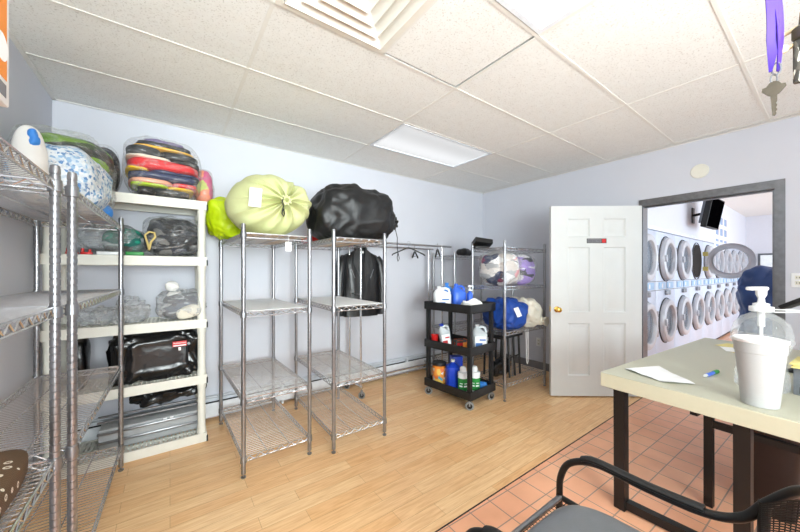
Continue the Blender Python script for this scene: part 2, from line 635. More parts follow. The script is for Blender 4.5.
holes = {(1, 5), (2, 8)}                 # light panels sit here
for i in range(len(GX) - 1):
    for j in range(len(GY) - 1):
        if (i, j) in holes:
            continue
        if (i, j) == (1, 6):             # diffuser half and a square tile that sits crooked
            tile(1.005, 1.61, GY[j], GY[j + 1], (0, .021, .004, .019))
            continue
        tile(GX[i], GX[i + 1], GY[j], GY[j + 1])
for x in GX[1:-1]:
    bars.box(x - .010, x + .010, YN, YB, CEIL - .003, CEIL - .0005)
for y in GY[1:-1]:
    xs = [XL] + GX[1:-1] + [XR]
    bars.box(XL, XR, y - .010, y + .010, CEIL - .0035, CEIL - .0008)
bars.box(.995, 1.015, .95, 1.56, CEIL - .0035, CEIL - .0008)
ceil = struct('ceiling', tiles, 'ceil')
part('grid_bar', bars, 'tbar', ceil)
struct('ceiling_deck', MB().box(XL, XR, YN, YB, CEIL + .10, CEIL + .12), 'gap_shade')  # coloured dark so the unlit space shows black in the tile gap
ang = MB()
ang.box(XL, XL + .022, YN, YB, CEIL - .012, CEIL - .0065)
ang.box(XL, XR, YB - .022, YB, CEIL - .012, CEIL - .0065)
ang.box(XR - .022, XR, YN, YB, CEIL - .012, CEIL - .0065)
struct('trim_3', ang, 'tbar')

# laundry beyond the door
struct('wall_laundry_side', MB().box(XR + .11, XF, YD + .0, YD + .1, 1.885, ZL + .05).box(XR + .11, XF, YD + .62, YD + .72, -.05, 1.9), 'wall_white')
struct('trim_4', MB().rbox(XR + .115, XF, YD - .012, YD + .0, 1.868, 1.92, .004), 'white_panel')
w = MB()
w.box(XF, XF + .1, YN - .2, YD + .72, -.05, .9).box(XF, XF + .1, YN - .2, YD + .72, 1.78, ZL + .05)
w.box(XF, XF + .1, 1.15, YD + .72, .9, 1.78).box(XF, XF + .1, YN - .2, -.8, .9, 1.78)
struct('wall_laundry_end', w, 'wall_white')
struct('ceiling_laundry', MB().box(XR + .11, XF, YN - .2, YD + .1, ZL, ZL + .05), 'ceil')
wf = MB()
wf.box(XF - .02, XF + .02, -.8, 1.15, 1.74, 1.78).box(XF - .02, XF + .02, -.8, 1.15, .9, .94)
for y in (-.8, .15, 1.11):
    wf.box(XF - .02, XF + .02, y, y + .04, .94, 1.74)
win = struct('window_1', wf, 'frame_metal')
part('pane', MB().box(XF + .03, XF + .036, -.8, 1.15, .9, 1.78), 'glass', win)

# ------------------------------------------------------------------ open door, six raised panels
def panel_door():
    W, H, T = .955, 2.03, .042
    xs = [0, .168, .40, .545, .778, W]
    zs = [0, .215, .775, .895, 1.59, 1.70, 1.895, H]
    mb = MB()
    for side in (-1, 1):
        y0 = side * T / 2
        for i in range(5):
            for k in range(7):
                x0, x1, z0, z1 = xs[i], xs[i + 1], zs[k], zs[k + 1]
                if i in (1, 3) and k in (1, 3, 5):
                    rings = []
                    for ins, dep in ((0, 0), (.012, .012), (.034, .012), (.056, .002)):
                        y = y0 - side * dep
                        rings.append([(x0 + ins, y, z0 + ins), (x1 - ins, y, z0 + ins), (x1 - ins, y, z1 - ins), (x0 + ins, y, z1 - ins)])
                    vs = [p for r_ in rings for p in r_]
                    fs = [(a * 4 + q, a * 4 + (q + 1) % 4, a * 4 + 4 + (q + 1) % 4, a * 4 + 4 + q) for a in range(3) for q in range(4)] + [(12, 13, 14, 15)]
                    mb.add(vs, fs)
                else:
                    mb.add([(x0, y0, z0), (x1, y0, z0), (x1, y0, z1), (x0, y0, z1)], [(0, 1, 2, 3)])
    for i in range(5):
        for z in (0, H):
            mb.add([(xs[i], -T / 2, z), (xs[i + 1], -T / 2, z), (xs[i + 1], T / 2, z), (xs[i], T / 2, z)], [(0, 1, 2, 3)])
    for k in range(7):
        for x in (0, W):
            mb.add([(x, -T / 2, zs[k]), (x, T / 2, zs[k]), (x, T / 2, zs[k + 1]), (x, -T / 2, zs[k + 1])], [(0, 1, 2, 3)])
    d = struct('door_1', mb, 'door_paint')
    # local x runs from the hinge to the free edge; camera-facing side is +y locally
    d.location = (4.075, 1.235, .015)
    d.rotation_euler = (0, 0, math.atan2(1.80 - 1.235, 3.335 - 4.075))
    for s in (-1, 1):
        mx = Matrix.Translation((W - .062, s * T / 2, .925)) @ rotm((0, s, 0)).to_4x4()
        part('door_knob', MB().lathe([(.03, 0), (.032, .004), (.026, .008), (.011, .012), (.011, .03), (.022, .036), (.028, .048), (.026, .06), (.014, .067), (.001, .068)], 20, mx), 'brass', d)
    part('latch_plate', MB().box(W - .001, W + .0015, -.012, .012, .90, .955), 'brass', d)
    for z in (.2, 1.0, 1.8):
        part('hinge', MB().tube((-.006, -T / 2 - .003, z - .045), (-.006, -T / 2 - .003, z + .045), .006, 8), 'steel', d)
    sg = part('sign_plate', MB().box(.372, .578, T / 2, T / 2 + .003, 1.632, 1.682), 'black_print', d)
    part('sign_symbol', MB().box(.378, .42, T / 2 + .003, T / 2 + .0036, 1.637, 1.677), 'red_print', sg)
    part('sign_strip', MB().box(.425, .573, T / 2 + .003, T / 2 + .0034, 1.637, 1.677), 'grey_print', sg)
    text_mesh('Employees Only', .019, 'black_print', sg, (.499, T / 2 + .0036, 1.657), (R(90), 0, R(180)))
    return d


panel_door()


# ------------------------------------------------------------------ ceiling fittings
def ceiling_light(label, x0, x1, y0, y1, z, strength, group, bands):
    t = thing('ceiling_light', label, 'ceiling light', ((x0 + x1) / 2, (y0 + y1) / 2, z - .007), 0, group)
    a, b = (x1 - x0) / 2, (y1 - y0) / 2
    f = MB()
    for p in ((-a, a, -b, -b + .025), (-a, a, b - .025, b), (-a, -a + .025, -b + .025, b - .025), (a - .025, a, -b + .025, b - .025)):
        f.box(*p, 0, .03)
    part('frame', f, 'white_panel', t)
    m, nt, bs = new_mat('lamp_diffuser')
    bs.inputs['Base Color'].default_value = lin((128, 130, 128))
    bs.inputs['Emission Color'].default_value = lin((250, 252, 255))
    if bands:                              # two tubes glow through the ribbed lens
        wv = nt.nodes.new('ShaderNodeTexWave')
        wv.bands_direction = 'Y'
        wv.inputs['Scale'].default_value = .62
        wv.inputs['Phase Offset'].default_value = PI / 2
        nt.links.new(coords(nt), wv.inputs['Vector'])
        mr = nt.nodes.new('ShaderNodeMapRange')
        mr.inputs['To Min'].default_value = strength * .8
        mr.inputs['To Max'].default_value = strength * 1.1
        nt.links.new(wv.outputs['Fac'], mr.inputs['Value'])
        nt.links.new(mr.outputs[0], bs.inputs['Emission Strength'])
    else:
        bs.inputs['Emission Strength'].default_value = strength
    part('diffuser', MB().box(-a + .025, a - .025, -b + .025, b - .025, .01, .014), m, t)
    return t


ceiling_light('bright lit ceiling light panel at the top of the view', .41, 1.595, .355, .935, CEIL, LIGHT_NEAR, 'ceiling lights', False)
ceiling_light('dimmer long ceiling light panel nearer the back wall', 1.625, 2.815, 2.185, 2.76, CEIL, LIGHT_BACK, 'ceiling lights', True)
ceiling_light('small lit ceiling light seen through the doorway', 7.2, 8.4, .05, .65, ZL, LIGHT_LAUNDRY, 'ceiling lights', False)

ceiling_light('unseen ceiling light added inside the laundry to brighten the doorway tile', 4.75, 5.95, -.60, .0, ZL, LIGHT_LAUNDRY, 'ceiling lights', False)  # added fixture, out of view, to light the tile through the doorway

t = thing('air_vent', 'square cream louvred air diffuser set in the ceiling', 'air vent', (.70, 1.255, CEIL))
f = MB()
h = .30
for p in ((-h, h, -h, -h + .03), (-h, h, h - .03, h), (-h, -h + .03, -h + .03, h - .03), (h - .03, h, -h + .03, h - .03)):
    f.box(*p, -.008, .002)
part('frame', f, 'cream_metal', t)
for k, (ro, ri) in enumerate(((.268, .215), (.208, .155), (.148, .095), (.088, .04))):
    vs, fs = [], []
    for r_, z in ((ro, -.012), (ri, .045), (ri - .004, .045), (ro - .004, -.016)):
        vs += [(-r_, -r_, z), (r_, -r_, z), (r_, r_, z), (-r_, r_, z)]
    for a in range(4):
        for q in range(4):
            fs.append((a * 4 + q, a * 4 + (q + 1) % 4, ((a + 1) % 4) * 4 + (q + 1) % 4, ((a + 1) % 4) * 4 + q))
    part('louver', MB().add(vs, fs), 'cream_metal', t)
part('back_plate', MB().box(-.27, .27, -.27, .27, .05, .055), 'cream_metal', t)

# wall fittings
mx = Matrix.Translation((XR, .775, 2.31)) @ rotm((-1, 0, 0)).to_4x4()
solo('cover_plate', MB().lathe([(.068, .0), (.068, .006), (.062, .012), (.001, .014)], 28, mx), 'offwhite_plastic', 'round off-white cover plate on the wall above the doorway', 'cover plate')


def wall_plate(name, label, cat, loc, kind):
    t = thing(name, label, cat, loc)
    part('plate', MB().rbox(-.006, 0, -.036, .036, -.058, .058, .003), 'white_plastic', t)
    for z in (-.022, .022):
        part('socket', MB().rbox(-.009, -.006, -.016, .016, z - .015, z + .015, .0015), 'offwhite_plastic', t)
        part('slots', MB().box(-.0095, -.009, -.008, -.005, z - .006, z + .006).box(-.0095, -.009, .005, .008, z - .006, z + .006), 'black_print', t)


wall_plate('wall_outlet', 'white outlet plate on the wall right of the door frame', 'outlet', (XR, .185, 1.275), 0)
wall_plate('wall_outlet', 'white outlet plate low on the wall under the cream sack', 'outlet', (XR, 2.42, .37), 0)

# baseboard heater along the back wall
t = thing('baseboard_heater', 'long white baseboard heater with dark slot along the back wall', 'heater', (XL + .02, YB, 0))
L = XR - XL - .04
hb = [(-.0, .03), (-.062, .03), (-.066, .05), (-.066, .15), (-.058, .16), (-.058, .035), (0, .035)]
part('cover', MB().box(0, L, -.066, -.06, .035, .155).box(0, L, -.05, -.0, .20, .206).box(0, L, -.006, 0, .02, .206), 'white_panel', t)
part('damper', MB().box(0, L, -.056, -.03, .188, .192), 'white_panel', t)
part('fins', MB().box(.02, L - .02, -.05, -.01, .06, .15), 'gap_shade', t)  # solid block, the slot's shade put into its colour
for x in (0, 1.6, 3.2, L - .02):
    part('end_cap', MB().box(x, x + .02, -.068, 0, .0, .207), 'white_panel', t)


# ================================================================== WIRE SHELVING
post_cache = {}


def post_mesh(H):
    if H in post_cache:
        return post_cache[H]
    prof = [(.0142, .03)]
    z = .05
    while z < H - .03:
        prof += [(.0142, z), (.0122, z + .0012), (.0122, z + .0048), (.0142, z + .006)]
        z += .0254
    prof += [(.0142, H - .012), (.013, H - .008), (.013, H - .003), (.010, H)]
    me = MB().lathe(prof, 12).mesh('post')
    me.materials.append(M['post'])
    foot = MB().lathe([(.014, 0), (.016, .004), (.016, .010), (.006, .014), (.006, .03)], 12).mesh('foot')
    foot.materials.append(M['steel'])
    post_cache[H] = (me, foot)
    return post_cache[H]


shelf_cache = {}


def shelf_mesh(W, D, along='x', pitch=.0245):
    """one wire shelf centred on the unit: truss rims and close wires"""
    key = (W, D, along)
    if key in shelf_cache:
        return shelf_cache[key]
    mb = MB()
    a, b = W / 2, D / 2
    for z in (0, -.030):
        r = .0042
        for p, q in (((-a, -b), (a, -b)), ((-a, b), (a, b)), ((-a, -b), (-a, b)), ((a, -b), (a, b))):
            mb.tube((p[0], p[1], z), (q[0], q[1], z), r, 6)
    for (p, q) in (((-a, -b), (a, -b)), ((-a, b), (a, b)), ((-a, -b), (-a, b)), ((a, -b), (a, b))):
        P, Q = Vector((p[0], p[1], 0)), Vector((q[0], q[1], 0))
        n = max(4, int((Q - P).length / .032))
        pts = []
        for i in range(n + 1):
            v = P.lerp(Q, i / n)
            v.z = -.002 if i % 2 else -.028
            pts.append(v)
        mb.path(pts, .0033, 5)
    if along == 'x':
        n = int(D / pitch)
        for i in range(1, n):
            y = -b + D * i / n
            mb.tube((-a, y, .001), (a, y, .001), .0017, 5)
        for x in ([-a * .34, a * .34] if W < .7 else [-a * .5, 0, a * .5]):
            mb.tube((x, -b, -.005), (x, b, -.005), .003, 5)
    else:
        n = int(W / pitch)
        for i in range(1, n):
            x = -a + W * i / n
            mb.tube((x, -b, .001), (x, b, .001), .0017, 5)
        for y in (-b * .34, b * .34):
            mb.tube((-a, y, -.005), (a, y, -.005), .003, 5)
    me = mb.mesh('shelf')
    me.materials.append(M['chrome'])
    cl = MB().lathe([(.018, -.036), (.020, -.034), (.018, .004), (.0155, .006)], 12).mesh('collar')
    cl.materials.append(M['steel'])
    shelf_cache[key] = (me, cl)
    return shelf_cache[key]


def wire_unit(label, cx, cy, W, D, H, levels, rz=0, along='x', group='chrome wire shelving units'):
    t = thing('wire_shelving_unit', label, 'wire shelving', (cx, cy, 0), rz, group)
    pm, fm = post_mesh(H)
    for x in (-W / 2, W / 2):
        for y in (-D / 2, D / 2):
            p = part('post', pm, 'chrome', t, (x, y, 0))
            part('foot', fm, 'steel', p)
    sm, cm = shelf_mesh(W, D, along)
    for z in levels:
        s = part('shelf', sm, 'chrome', t, (0, 0, z))
        for x in (-W / 2, W / 2):
            for y in (-D / 2, D / 2):
                part('collar', cm, 'steel', s, (x, y, 0))
    return t


def on_unit(u, x, y, z):
    """local point of a unit to world"""
    c_, s_ = math.cos(u.rotation_euler.z), math.sin(u.rotation_euler.z)
    return (u.location.x + c_ * x - s_ * y, u.location.y + s_ * x + c_ * y, z)


CL = (1.60, 1.08, .515, .135)
u1 = wire_unit('chrome wire shelving unit under the pale green laundry sack', .598, 2.735, .445, .914, 1.66, CL, R(1.5))
u2 = wire_unit('chrome wire shelving unit under the big black sack', 1.213, 2.645, .445, .914, 1.66, CL, R(-1.0))
u3 = wire_unit('chrome wire shelving unit behind the black utility cart, with blue and cream sacks', 3.185, 2.235, .76, .43, 1.67, (1.60, 1.185, .71, .17), 0, 'y')
u4 = wire_unit('chrome wire shelving unit in the far back corner behind the sacks', 3.46, 3.085, 1.0, .40, 1.60, (1.55, 1.13, .60, .17), 0, 'y')
LV = (1.655, 1.225, .71, .17)
uB = wire_unit('chrome wire shelving unit at far left holding the floral clear bag', -.4715, 2.245, .385, 1.20, 1.71, LV, R(-1), 'x')
uA = wire_unit('nearest chrome wire shelving unit with the brown dotted cushion, at left edge', -.497, .965, .36, 1.20, 1.71, LV, 0, 'x')


def liner(u, W, D, z, m, label, th=.003):
    o = solo('shelf_liner', MB().box(-W / 2 + .012, W / 2 - .012, -D / 2 + .012, D / 2 - .012, 0, th), m, label, 'shelf liner', on_unit(u, 0, 0, z + .0034), u.rotation_euler.z, 'plastic shelf liners')
    return o


liner(u1, .445, .914, 1.60, 'cream_metal', 'opaque liner on the wire shelf beneath the pale green sack')
liner(u2, .445, .914, 1.60, 'cream_metal', 'opaque liner on the wire shelf beneath the big black sack')
liner(u1, .445, .914, 1.08, 'paper', 'solid white liner on the second shelf below the pale green sack')
liner(u2, .445, .914, 1.08, 'paper', 'solid white liner on the second shelf below the black sack')
liner(u1, .445, .914, .515, 'clear_liner', 'clear plastic liner on the third shelf below the pale green sack')
liner(u2, .445, .914, .515, 'clear_liner', 'clear plastic liner on the third shelf below the black sack')

# ------------------------------------------------------------------ ivory resin shelves
RX0, RX1, RY0, RY1 = -.665, .238, 2.935, 3.31
RZ = (.07, .53, .97, 1.46, 1.90)
t = thing('plastic_shelving_unit', 'ivory plastic five-tier shelving unit full of bagged laundry', 'shelving unit', ((RX0 + RX1) / 2, (RY0 + RY1) / 2, 0))
a, b = (RX1 - RX0) / 2, (RY1 - RY0) / 2
for z in RZ:
    s = MB()
    h = .068
    for p in ((-a, a, -b, -b + .02), (-a, a, b - .02, b), (-a, -a + .02, -b + .02, b - .02), (a - .02, a, -b + .02, b - .02)):
        s.box(*p, z - h, z)
    n = 34
    for i in range(n):                        # slotted deck
        x = -a + .02 + (2 * a - .04) * i / n
        s.box(x, x + .016, -b + .02, b - .02, z - .012, z - .004)
    for y in (-b * .5, 0, b * .5):
        s.box(-a + .02, a - .02, y - .012, y + .012, z - .022, z - .003)
    sh = part('shelf', s, 'beige_plastic', t)
    for sx in (-1, 1):
        part('corner_clip', MB().rbox(sx * a - .004, sx * a + .006, -b - .003, -b + .018, z - .068, z - .022, .002), 'black_plastic', sh)
for i in range(4):
    z0, z1 = RZ[i], RZ[i + 1] - .068
    for x in (-a + .035, a - .035):
        for y in (-b + .033, b - .033):
            part('post', MB().lathe([(.031, z0), (.031, z0 + .03), (.027, z0 + .05), (.027, z1 - .05), (.031, z1 - .03), (.031, z1)], 16, Matrix.Translation((x, y, 0))), 'beige_plastic', t)


# ================================================================== SACKS AND BAGS
def sack(name, label, cat, c, rad, m, seed, amp=.03, freq=4, e=.75, zmin=None, rz=0, ridge=.5, mx=None, crease=.03):
    """c = centre in world; the object's origin lies at its base"""
    z0 = c[2] - rad[2] if zmin is None else zmin
    mb = MB().blob((0, 0, c[2] - z0), rad, e, amp, freq, seed, 96, 56, zmin=0, ridge=ridge, mx=mx, crease=crease)
    return solo(name, mb, m, label, cat, (c[0], c[1], z0), rz)


def cord(pts, r, m, parent, name='drawstring'):
    return part(name, MB().path(pts, r, 6), m, parent)


# pale green drawstring sack, its gathered mouth to the camera
def green_sack():
    t = thing('laundry_sack', 'pale yellow-green stuffed laundry sack gathered at the front with a white tag', 'laundry sack', (.625, 2.635, 1.606), R(-2))
    nu, nv = 96, 40
    vs, fs = [], []
    for i in range(nv + 1):
        s = i / nv                                # 0 = mouth, 1 = far end
        ph = PI * (s ** .85)
        for j in range(nu):
            g = 2 * PI * j / nu
            rr = max(0, math.sin(ph)) ** .62
            x = .298 * rr * math.cos(g)
            z = .228 * rr * math.sin(g)
            y = -.30 * math.cos(ph)
            pl = max(0, 1 - s * 2.0) ** 1.3      # pleats radiate from the mouth
            wob = noise.noise(Vector((math.cos(g) * 2.2, math.sin(g) * 2.2, 3))) * 4
            k = 1 + pl * .11 * math.sin(g * 13 + wob) * min(1, rr * 3)
            w_ = max(0, 1 - s * 2.6)
            p = Vector((x * k + .06 * w_, y + pl * .035 * math.sin(g * 13 + wob + 1), z * k + .245 * 1 + .005 * w_))
            p += Vector((0, -1, 0)) * .0
            q = p * 5
            p += Vector((x, y, z)).normalized() * (noise.noise(q) * .02) if rr > .05 else Vector()
            if p.z < 0:
                p.z *= .02
            vs.append(p)
    for i in range(nv):
        for j in range(nu):
            fs.append((i * nu + j, i * nu + (j + 1) % nu, (i + 1) * nu + (j + 1) % nu, (i + 1) * nu + j))
    part('sack_body', MB().add(vs, fs), 'pale_green', t)
    rf = MB()
    n = 72
    for ring, (ra, yy) in enumerate(((.012, -.302), (.034, -.322), (.020, -.338), (.004, -.325))):
        pass
    secs = []
    for (ra, yy) in ((.010, -.296), (.028, -.318), (.034, -.33), (.018, -.334), (.006, -.312)):
        secs.append([(.06 + ra * (1 + .22 * math.sin(9 * 2 * PI * j / n)) * math.cos(2 * PI * j / n), yy, .25 + ra * (1 + .22 * math.sin(9 * 2 * PI * j / n)) * math.sin(2 * PI * j / n)) for j in range(n)])
    part('gathered_mouth', rf.loft(secs), 'pale_green', t)
    cord([(.045, -.325, .275), (.03, -.335, .24), (.035, -.338, .2), (.025, -.338, .15), (.037, -.338, .128), (.043, -.338, .15), (.035, -.338, .185)], .0045, 'black_plastic', t)
    tg = part('paper_tag', MB().rbox(-.04, .04, -.001, .001, -.065, .065, .0008, 1, Matrix.Translation((-.14, -.292, .25)) @ Matrix.Rotation(R(-22), 4, 'Z') @ Matrix.Rotation(R(4), 4, 'Y')), 'paper', t, label='white paper tag')
    ln = MB()
    for k in range(8):
        ln.box(-.03, .018 + (k * 7 % 3) * .006, -.0018, -.001, .045 - k * .013, .0495 - k * .013, Matrix.Translation((-.14, -.292, .25)) @ Matrix.Rotation(R(-22), 4, 'Z') @ Matrix.Rotation(R(4), 4, 'Y'))
    part('tag_print', ln, 'grey_print', tg)


green_sack()

o = sack('laundry_sack', 'bright lime stuffed sack behind the pale green sack', 'laundry sack', (.41, 3.115, 1.80), (.175, .16, .185), 'lime_cloth', 4, .02, 5, .8, 1.606)

t = thing('laundry_sack', 'long shiny black stuffed sack lying on the shelf beside the hanging clothes', 'laundry sack', (1.325, 2.52, 1.606), R(-4))


def blk(p, d):
    # sagging log that narrows to a tied end at the right
    k = 1 - .35 * max(0, d.x - .35) ** 1.3
    return Vector((p.x, p.y * k, p.z * k - .03 * max(0, d.x)))


part('sack_body', MB().blob((0, 0, .235), (.385, .27, .25), .72, .03, 4.5, 11, 120, 70, 0, None, .8, blk, .022), 'black_nylon', t)
cr = MB()
secs = []
n = 40
for x, r_ in ((.33, .06), (.375, .036), (.385, .03), (.40, .045), (.425, .055), (.43, .03)):
    secs.append([(x, r_ * (1 + .2 * math.sin(7 * 2 * PI * j / n)) * math.cos(2 * PI * j / n), .20 + r_ * (1 + .2 * math.sin(7 * 2 * PI * j / n)) * math.sin(2 * PI * j / n)) for j in range(n)])
part('gathered_mouth', cr.loft(secs), 'black_nylon', t)
cord([(.41, -.02, .16), (.425, -.04, .06), (.42, -.045, -.04), (.435, -.045, -.10), (.445, -.045, -.14), (.43, -.045, -.165), (.42, -.045, -.13), (.43, -.045, -.08)], .004, 'black_plastic', t)

# red cloth and blue cloth poking out below, at the back of that shelf
solo('folded_cloth', MB().blob((0, 0, .042), (.20, .075, .045), .7, .012, 9, 3, 40, 20, 0), 'red_cloth', 'red cloth showing under the big black sack', 'cloth', (1.21, 2.99, 1.606), 0)
solo('folded_cloth', MB().blob((0, 0, .05), (.075, .09, .055), .7, .012, 9, 4, 40, 20, 0, None, 0, lambda p, d: Vector((p.x, p.y, p.z - .07 * max(0, d.x) ** 2)) if d.x > 0 else p), 'red_cloth', 'red cloth hanging over the back right edge beside the big black sack', 'cloth', (1.46, 2.95, 1.606), 0)
solo('folded_cloth', MB().blob((0, 0, .035), (.06, .06, .04), .7, .010, 9, 5, 32, 18, 0), 'navy_cloth', 'small blue cloth beside the red cloth behind the big black sack', 'cloth', (1.33, 3.04, 1.606), 0)
solo('hanging_tag', MB().rbox(-.022, .022, -.001, .001, -.065, -.0, .0008, 1).path([(0, 0, -.004), (.002, .002, .02), (0, .006, .05)], .001, 4).box(-.006, .006, -.0016, -.001, -.05, -.018), 'paper',
     'small white card tag hanging from the shelf edge below the pale green sack', 'tag', (.675, 2.268, 1.555), R(10))


# clear bag of coloured folded garments on the resin shelf
def garment_bag():
    t = thing('bagged_laundry', 'clear bag of stacked red, yellow and black folded clothes on the ivory shelf top', 'bagged laundry', (-.04, 3.065, 1.902), R(4))
    Rx, Ry, Rz = .218, .20, .215
    lay = [('black', .05, 'charcoal'), ('lime', .016, 'yellow'), ('peach', .030, 'red'), ('navy', .045, 'navy'), ('yellow', .022, 'navy'), ('red', .062, 'red'), ('cream', .02, 'charcoal'), ('charcoal', .058, 'black'), ('gold', .018, 'gold'), ('black', .034, 'black'), ('lilac', .03, 'lilac')]
    z = .012
    tot = sum(x[1] for x in lay)
    k = (2 * Rz - .02) / tot
    for i, (ca, th, cb) in enumerate(lay):
        th *= k
        zc = z + th / 2
        q = (zc - Rz) / Rz
        w_ = (1 - abs(q) ** 2.6) ** .42
        sp = (-.06, .02, .05, -.02, -.1, .0, .04, -.03, .05, 0, .02)[i]
        if ca == cb:
            part('garment', MB().blob((0, 0, zc), (Rx * w_, Ry * w_, th * .72), .55, .008, 9, i, 40, 14, 0), 'g_' + ca, t)
        else:
            m_ = sp * 1.0
            xl, xr = -Rx * w_, Rx * w_
            part('garment', MB().blob(((xl + m_) / 2, 0, zc), ((m_ - xl) / 2 + .01, Ry * w_, th * .72), .55, .008, 9, i, 40, 14, 0), 'g_' + ca, t)
            part('garment', MB().blob(((xr + m_) / 2, .01, zc - .004), ((xr - m_) / 2 + .01, Ry * w_, th * .70), .55, .008, 9, i + 20, 40, 14, 0), 'g_' + cb, t)
        z += th
    part('plastic_film', MB().blob((0, 0, Rz + .002), (Rx + .022, Ry + .02, Rz + .012), .62, .012, 8, 5, 56, 32, 0, None, .6), 'film', t)


garment_bag()
t = thing('bagged_laundry', 'small clear bag of pink and orange clothes at the right end of the ivory top', 'bagged laundry', (.235, 3.20, 1.902), 0)
part('garments', MB().blob((0, 0, .155), (.068, .085, .155), .8, .012, 7, 8, 40, 24, 0), 'pink_mix', t)
part('plastic_film', MB().blob((0, 0, .157), (.076, .093, .163), .8, .012, 9, 3, 40, 24, 0, None, .5), 'film', t)
t = thing('bagged_laundry', 'dark navy clothes in clear film between the two big bags on the ivory shelf', 'bagged laundry', (-.375, 3.12, 1.902), 0)
part('garments', MB().blob((0, 0, .17), (.075, .14, .17), .8, .015, 6, 18, 40, 24, 0), 'dark_mix', t)
part('plastic_film', MB().blob((0, 0, .172), (.083, .148, .178), .8, .012, 9, 13, 40, 24, 0, None, .5), 'film', t)

# floral clear bag on top of the left wire unit
t = thing('bagged_laundry', 'clear bag stuffed with blue and white floral bedding at far left', 'bagged laundry', (-.47, 2.50, 1.6625), R(-1))
part('floral_bedding', MB().blob((0, .0, .175), (.175, .30, .175), .75, .02, 6, 21, 64, 36, 0, None, .3), 'floral', t)
part('green_cloth', MB().blob((.015, .11, .335), (.165, .25, .10), .75, .015, 6, 22, 48, 24, 0), 'green_mix', t)
part('blue_cloth', MB().blob((.10, .20, .06), (.07, .08, .05), .75, .01, 6, 24, 32, 18, 0), 'sky_blue', t)
part('plastic_film', MB().blob((0, .03, .22), (.19, .34, .222), .72, .02, 7, 23, 64, 36, 0, None, .6), 'film', t)
part('knot', MB().blob((.05, .24, .44), (.035, .05, .03), .9, .012, 20, 25, 24, 14), 'film_dense', t)
t = thing('bagged_laundry', 'white round bundle with blue lettering at far left beside the floral bag', 'bagged laundry', (-.507, 2.12, 1.6625), 0)
part('bundle', MB().blob((0, 0, .168), (.055, .06, .168), .9, .006, 6, 31, 40, 26, 0), 'white_cloth', t)
part('blue_print', MB().blob((.016, -.034, .275), (.02, .022, .04), .9, .012, 30, 32, 24, 16), 'sky_blue', t, label='blue printed patch')

# resin shelf, second tier
z = RZ[3] + .002
t = thing('bagged_laundry', 'clear bag of dark clothes with a yellow drawstring loop on the ivory shelf', 'bagged laundry', (.035, 3.115, z), R(-3))
part('garments', MB().blob((0, 0, .15), (.185, .155, .15), .72, .025, 7, 41, 56, 30, 0, None, .4), 'dark_mix', t)
part('plastic_film', MB().blob((0, -.002, .155), (.198, .168, .16), .7, .018, 9, 42, 56, 32, 0, None, .7), 'smoke_film', t)
cord([(-.155, -.12, .045), (-.16, -.15, .09), (-.175, -.16, .15), (-.15, -.165, .175), (-.12, -.165, .17), (-.115, -.165, .14), (-.14, -.165, .10), (-.15, -.16, .05)], .007, 'tan_rope', t)
t = thing('bagged_laundry', 'clear frosty bag with teal clothes tied toward the left on the ivory shelf', 'bagged laundry', (-.33, 3.175, z), 0)
part('garments', MB().blob((.05, 0, .11), (.115, .10, .11), .8, .02, 8, 43, 48, 26, 0), 'teal_mix', t)
part('plastic_film', MB().blob((-.02, 0, .12), (.20, .115, .12), .8, .02, 9, 44, 48, 28, 0, None, .8, lambda p, d: Vector((p.x, p.y * (1 - .6 * max(0, -d.x)), p.z * (1 - .5 * max(0, -d.x))))), 'film_frost', t)
solo('small_box', MB().rbox(-.05, .05, -.02, .02, 0, .026, .004), 'green_plastic', 'small bright green box at the front of the ivory shelf', 'box', (-.205, 2.972, z), 0)
solo('small_box', MB().rbox(-.07, .07, -.022, .022, 0, .022, .003), 'white_plastic', 'flat white box beside the small green box on the ivory shelf', 'box', (-.335, 2.975, z), 0)
for x, lb in ((-.455, 'red plastic clip left of the flat white box'), (-.525, 'red plastic clip leftmost on the ivory shelf edge')):
    solo('plastic_clip', MB().rbox(-.03, .03, -.014, .014, 0, .016, .004).tube((-.02, 0, .012), (-.02, 0, .04), .008).tube((.015, 0, .012), (.015, 0, .034), .008), 'red_plastic', lb, 'clip', (x, 2.975, z), 0, 'red plastic clips')
cp = [(-.23 + .46 * i / 480, .022 * math.cos(i * .785), .026 + .024 * math.sin(i * .785)) for i in range(481)]
solo('wire_coil', MB().path(cp, .0014, 4), 'steel', 'long metal wire coil lying behind the small boxes on the ivory shelf', 'coil', (-.33, 3.03, z), 0)

# third tier
z = RZ[2] + .002
t = thing('bagged_laundry', 'clear knotted bag of navy clothes with a cream bundle in front', 'bagged laundry', (.075, 3.10, z), R(-4))
part('garments', MB().blob((.015, .01, .10), (.135, .13, .10), .6, .015, 7, 51, 48, 26, 0), 'navy_mix', t)
part('cream_bundle', MB().blob((.05, -.125, .06), (.085, .035, .05), .8, .012, 12, 52, 40, 22, 0, Matrix.Rotation(R(-16), 3, 'Y')), 'cream_cloth', t)
part('plastic_film', MB().blob((0, -.01, .115), (.16, .16, .115), .65, .018, 9, 53, 56, 30, 0, None, .9), 'film_frost', t)
part('knot', MB().blob((-.055, -.03, .255), (.042, .042, .04), .9, .014, 20, 54, 28, 18).path([(-.05, -.02, .2), (-.055, -.028, .22), (-.055, -.03, .25)], [.05, .022, .03], 10), 'white_cloth', t)
t = thing('plastic_bags', 'heap of crumpled empty clear plastic bags on the ivory shelf', 'plastic bags', (-.33, 3.08, z), 0)
part('crumpled_film', MB().blob((0, 0, .055), (.17, .12, .055), .8, .035, 12, 55, 64, 28, 0, None, 1.0), 'film_dense', t)
part('crumpled_film', MB().blob((.10, .01, .085), (.09, .10, .085), .8, .035, 14, 56, 48, 28, 0, None, 1.0), 'film_dense', t)

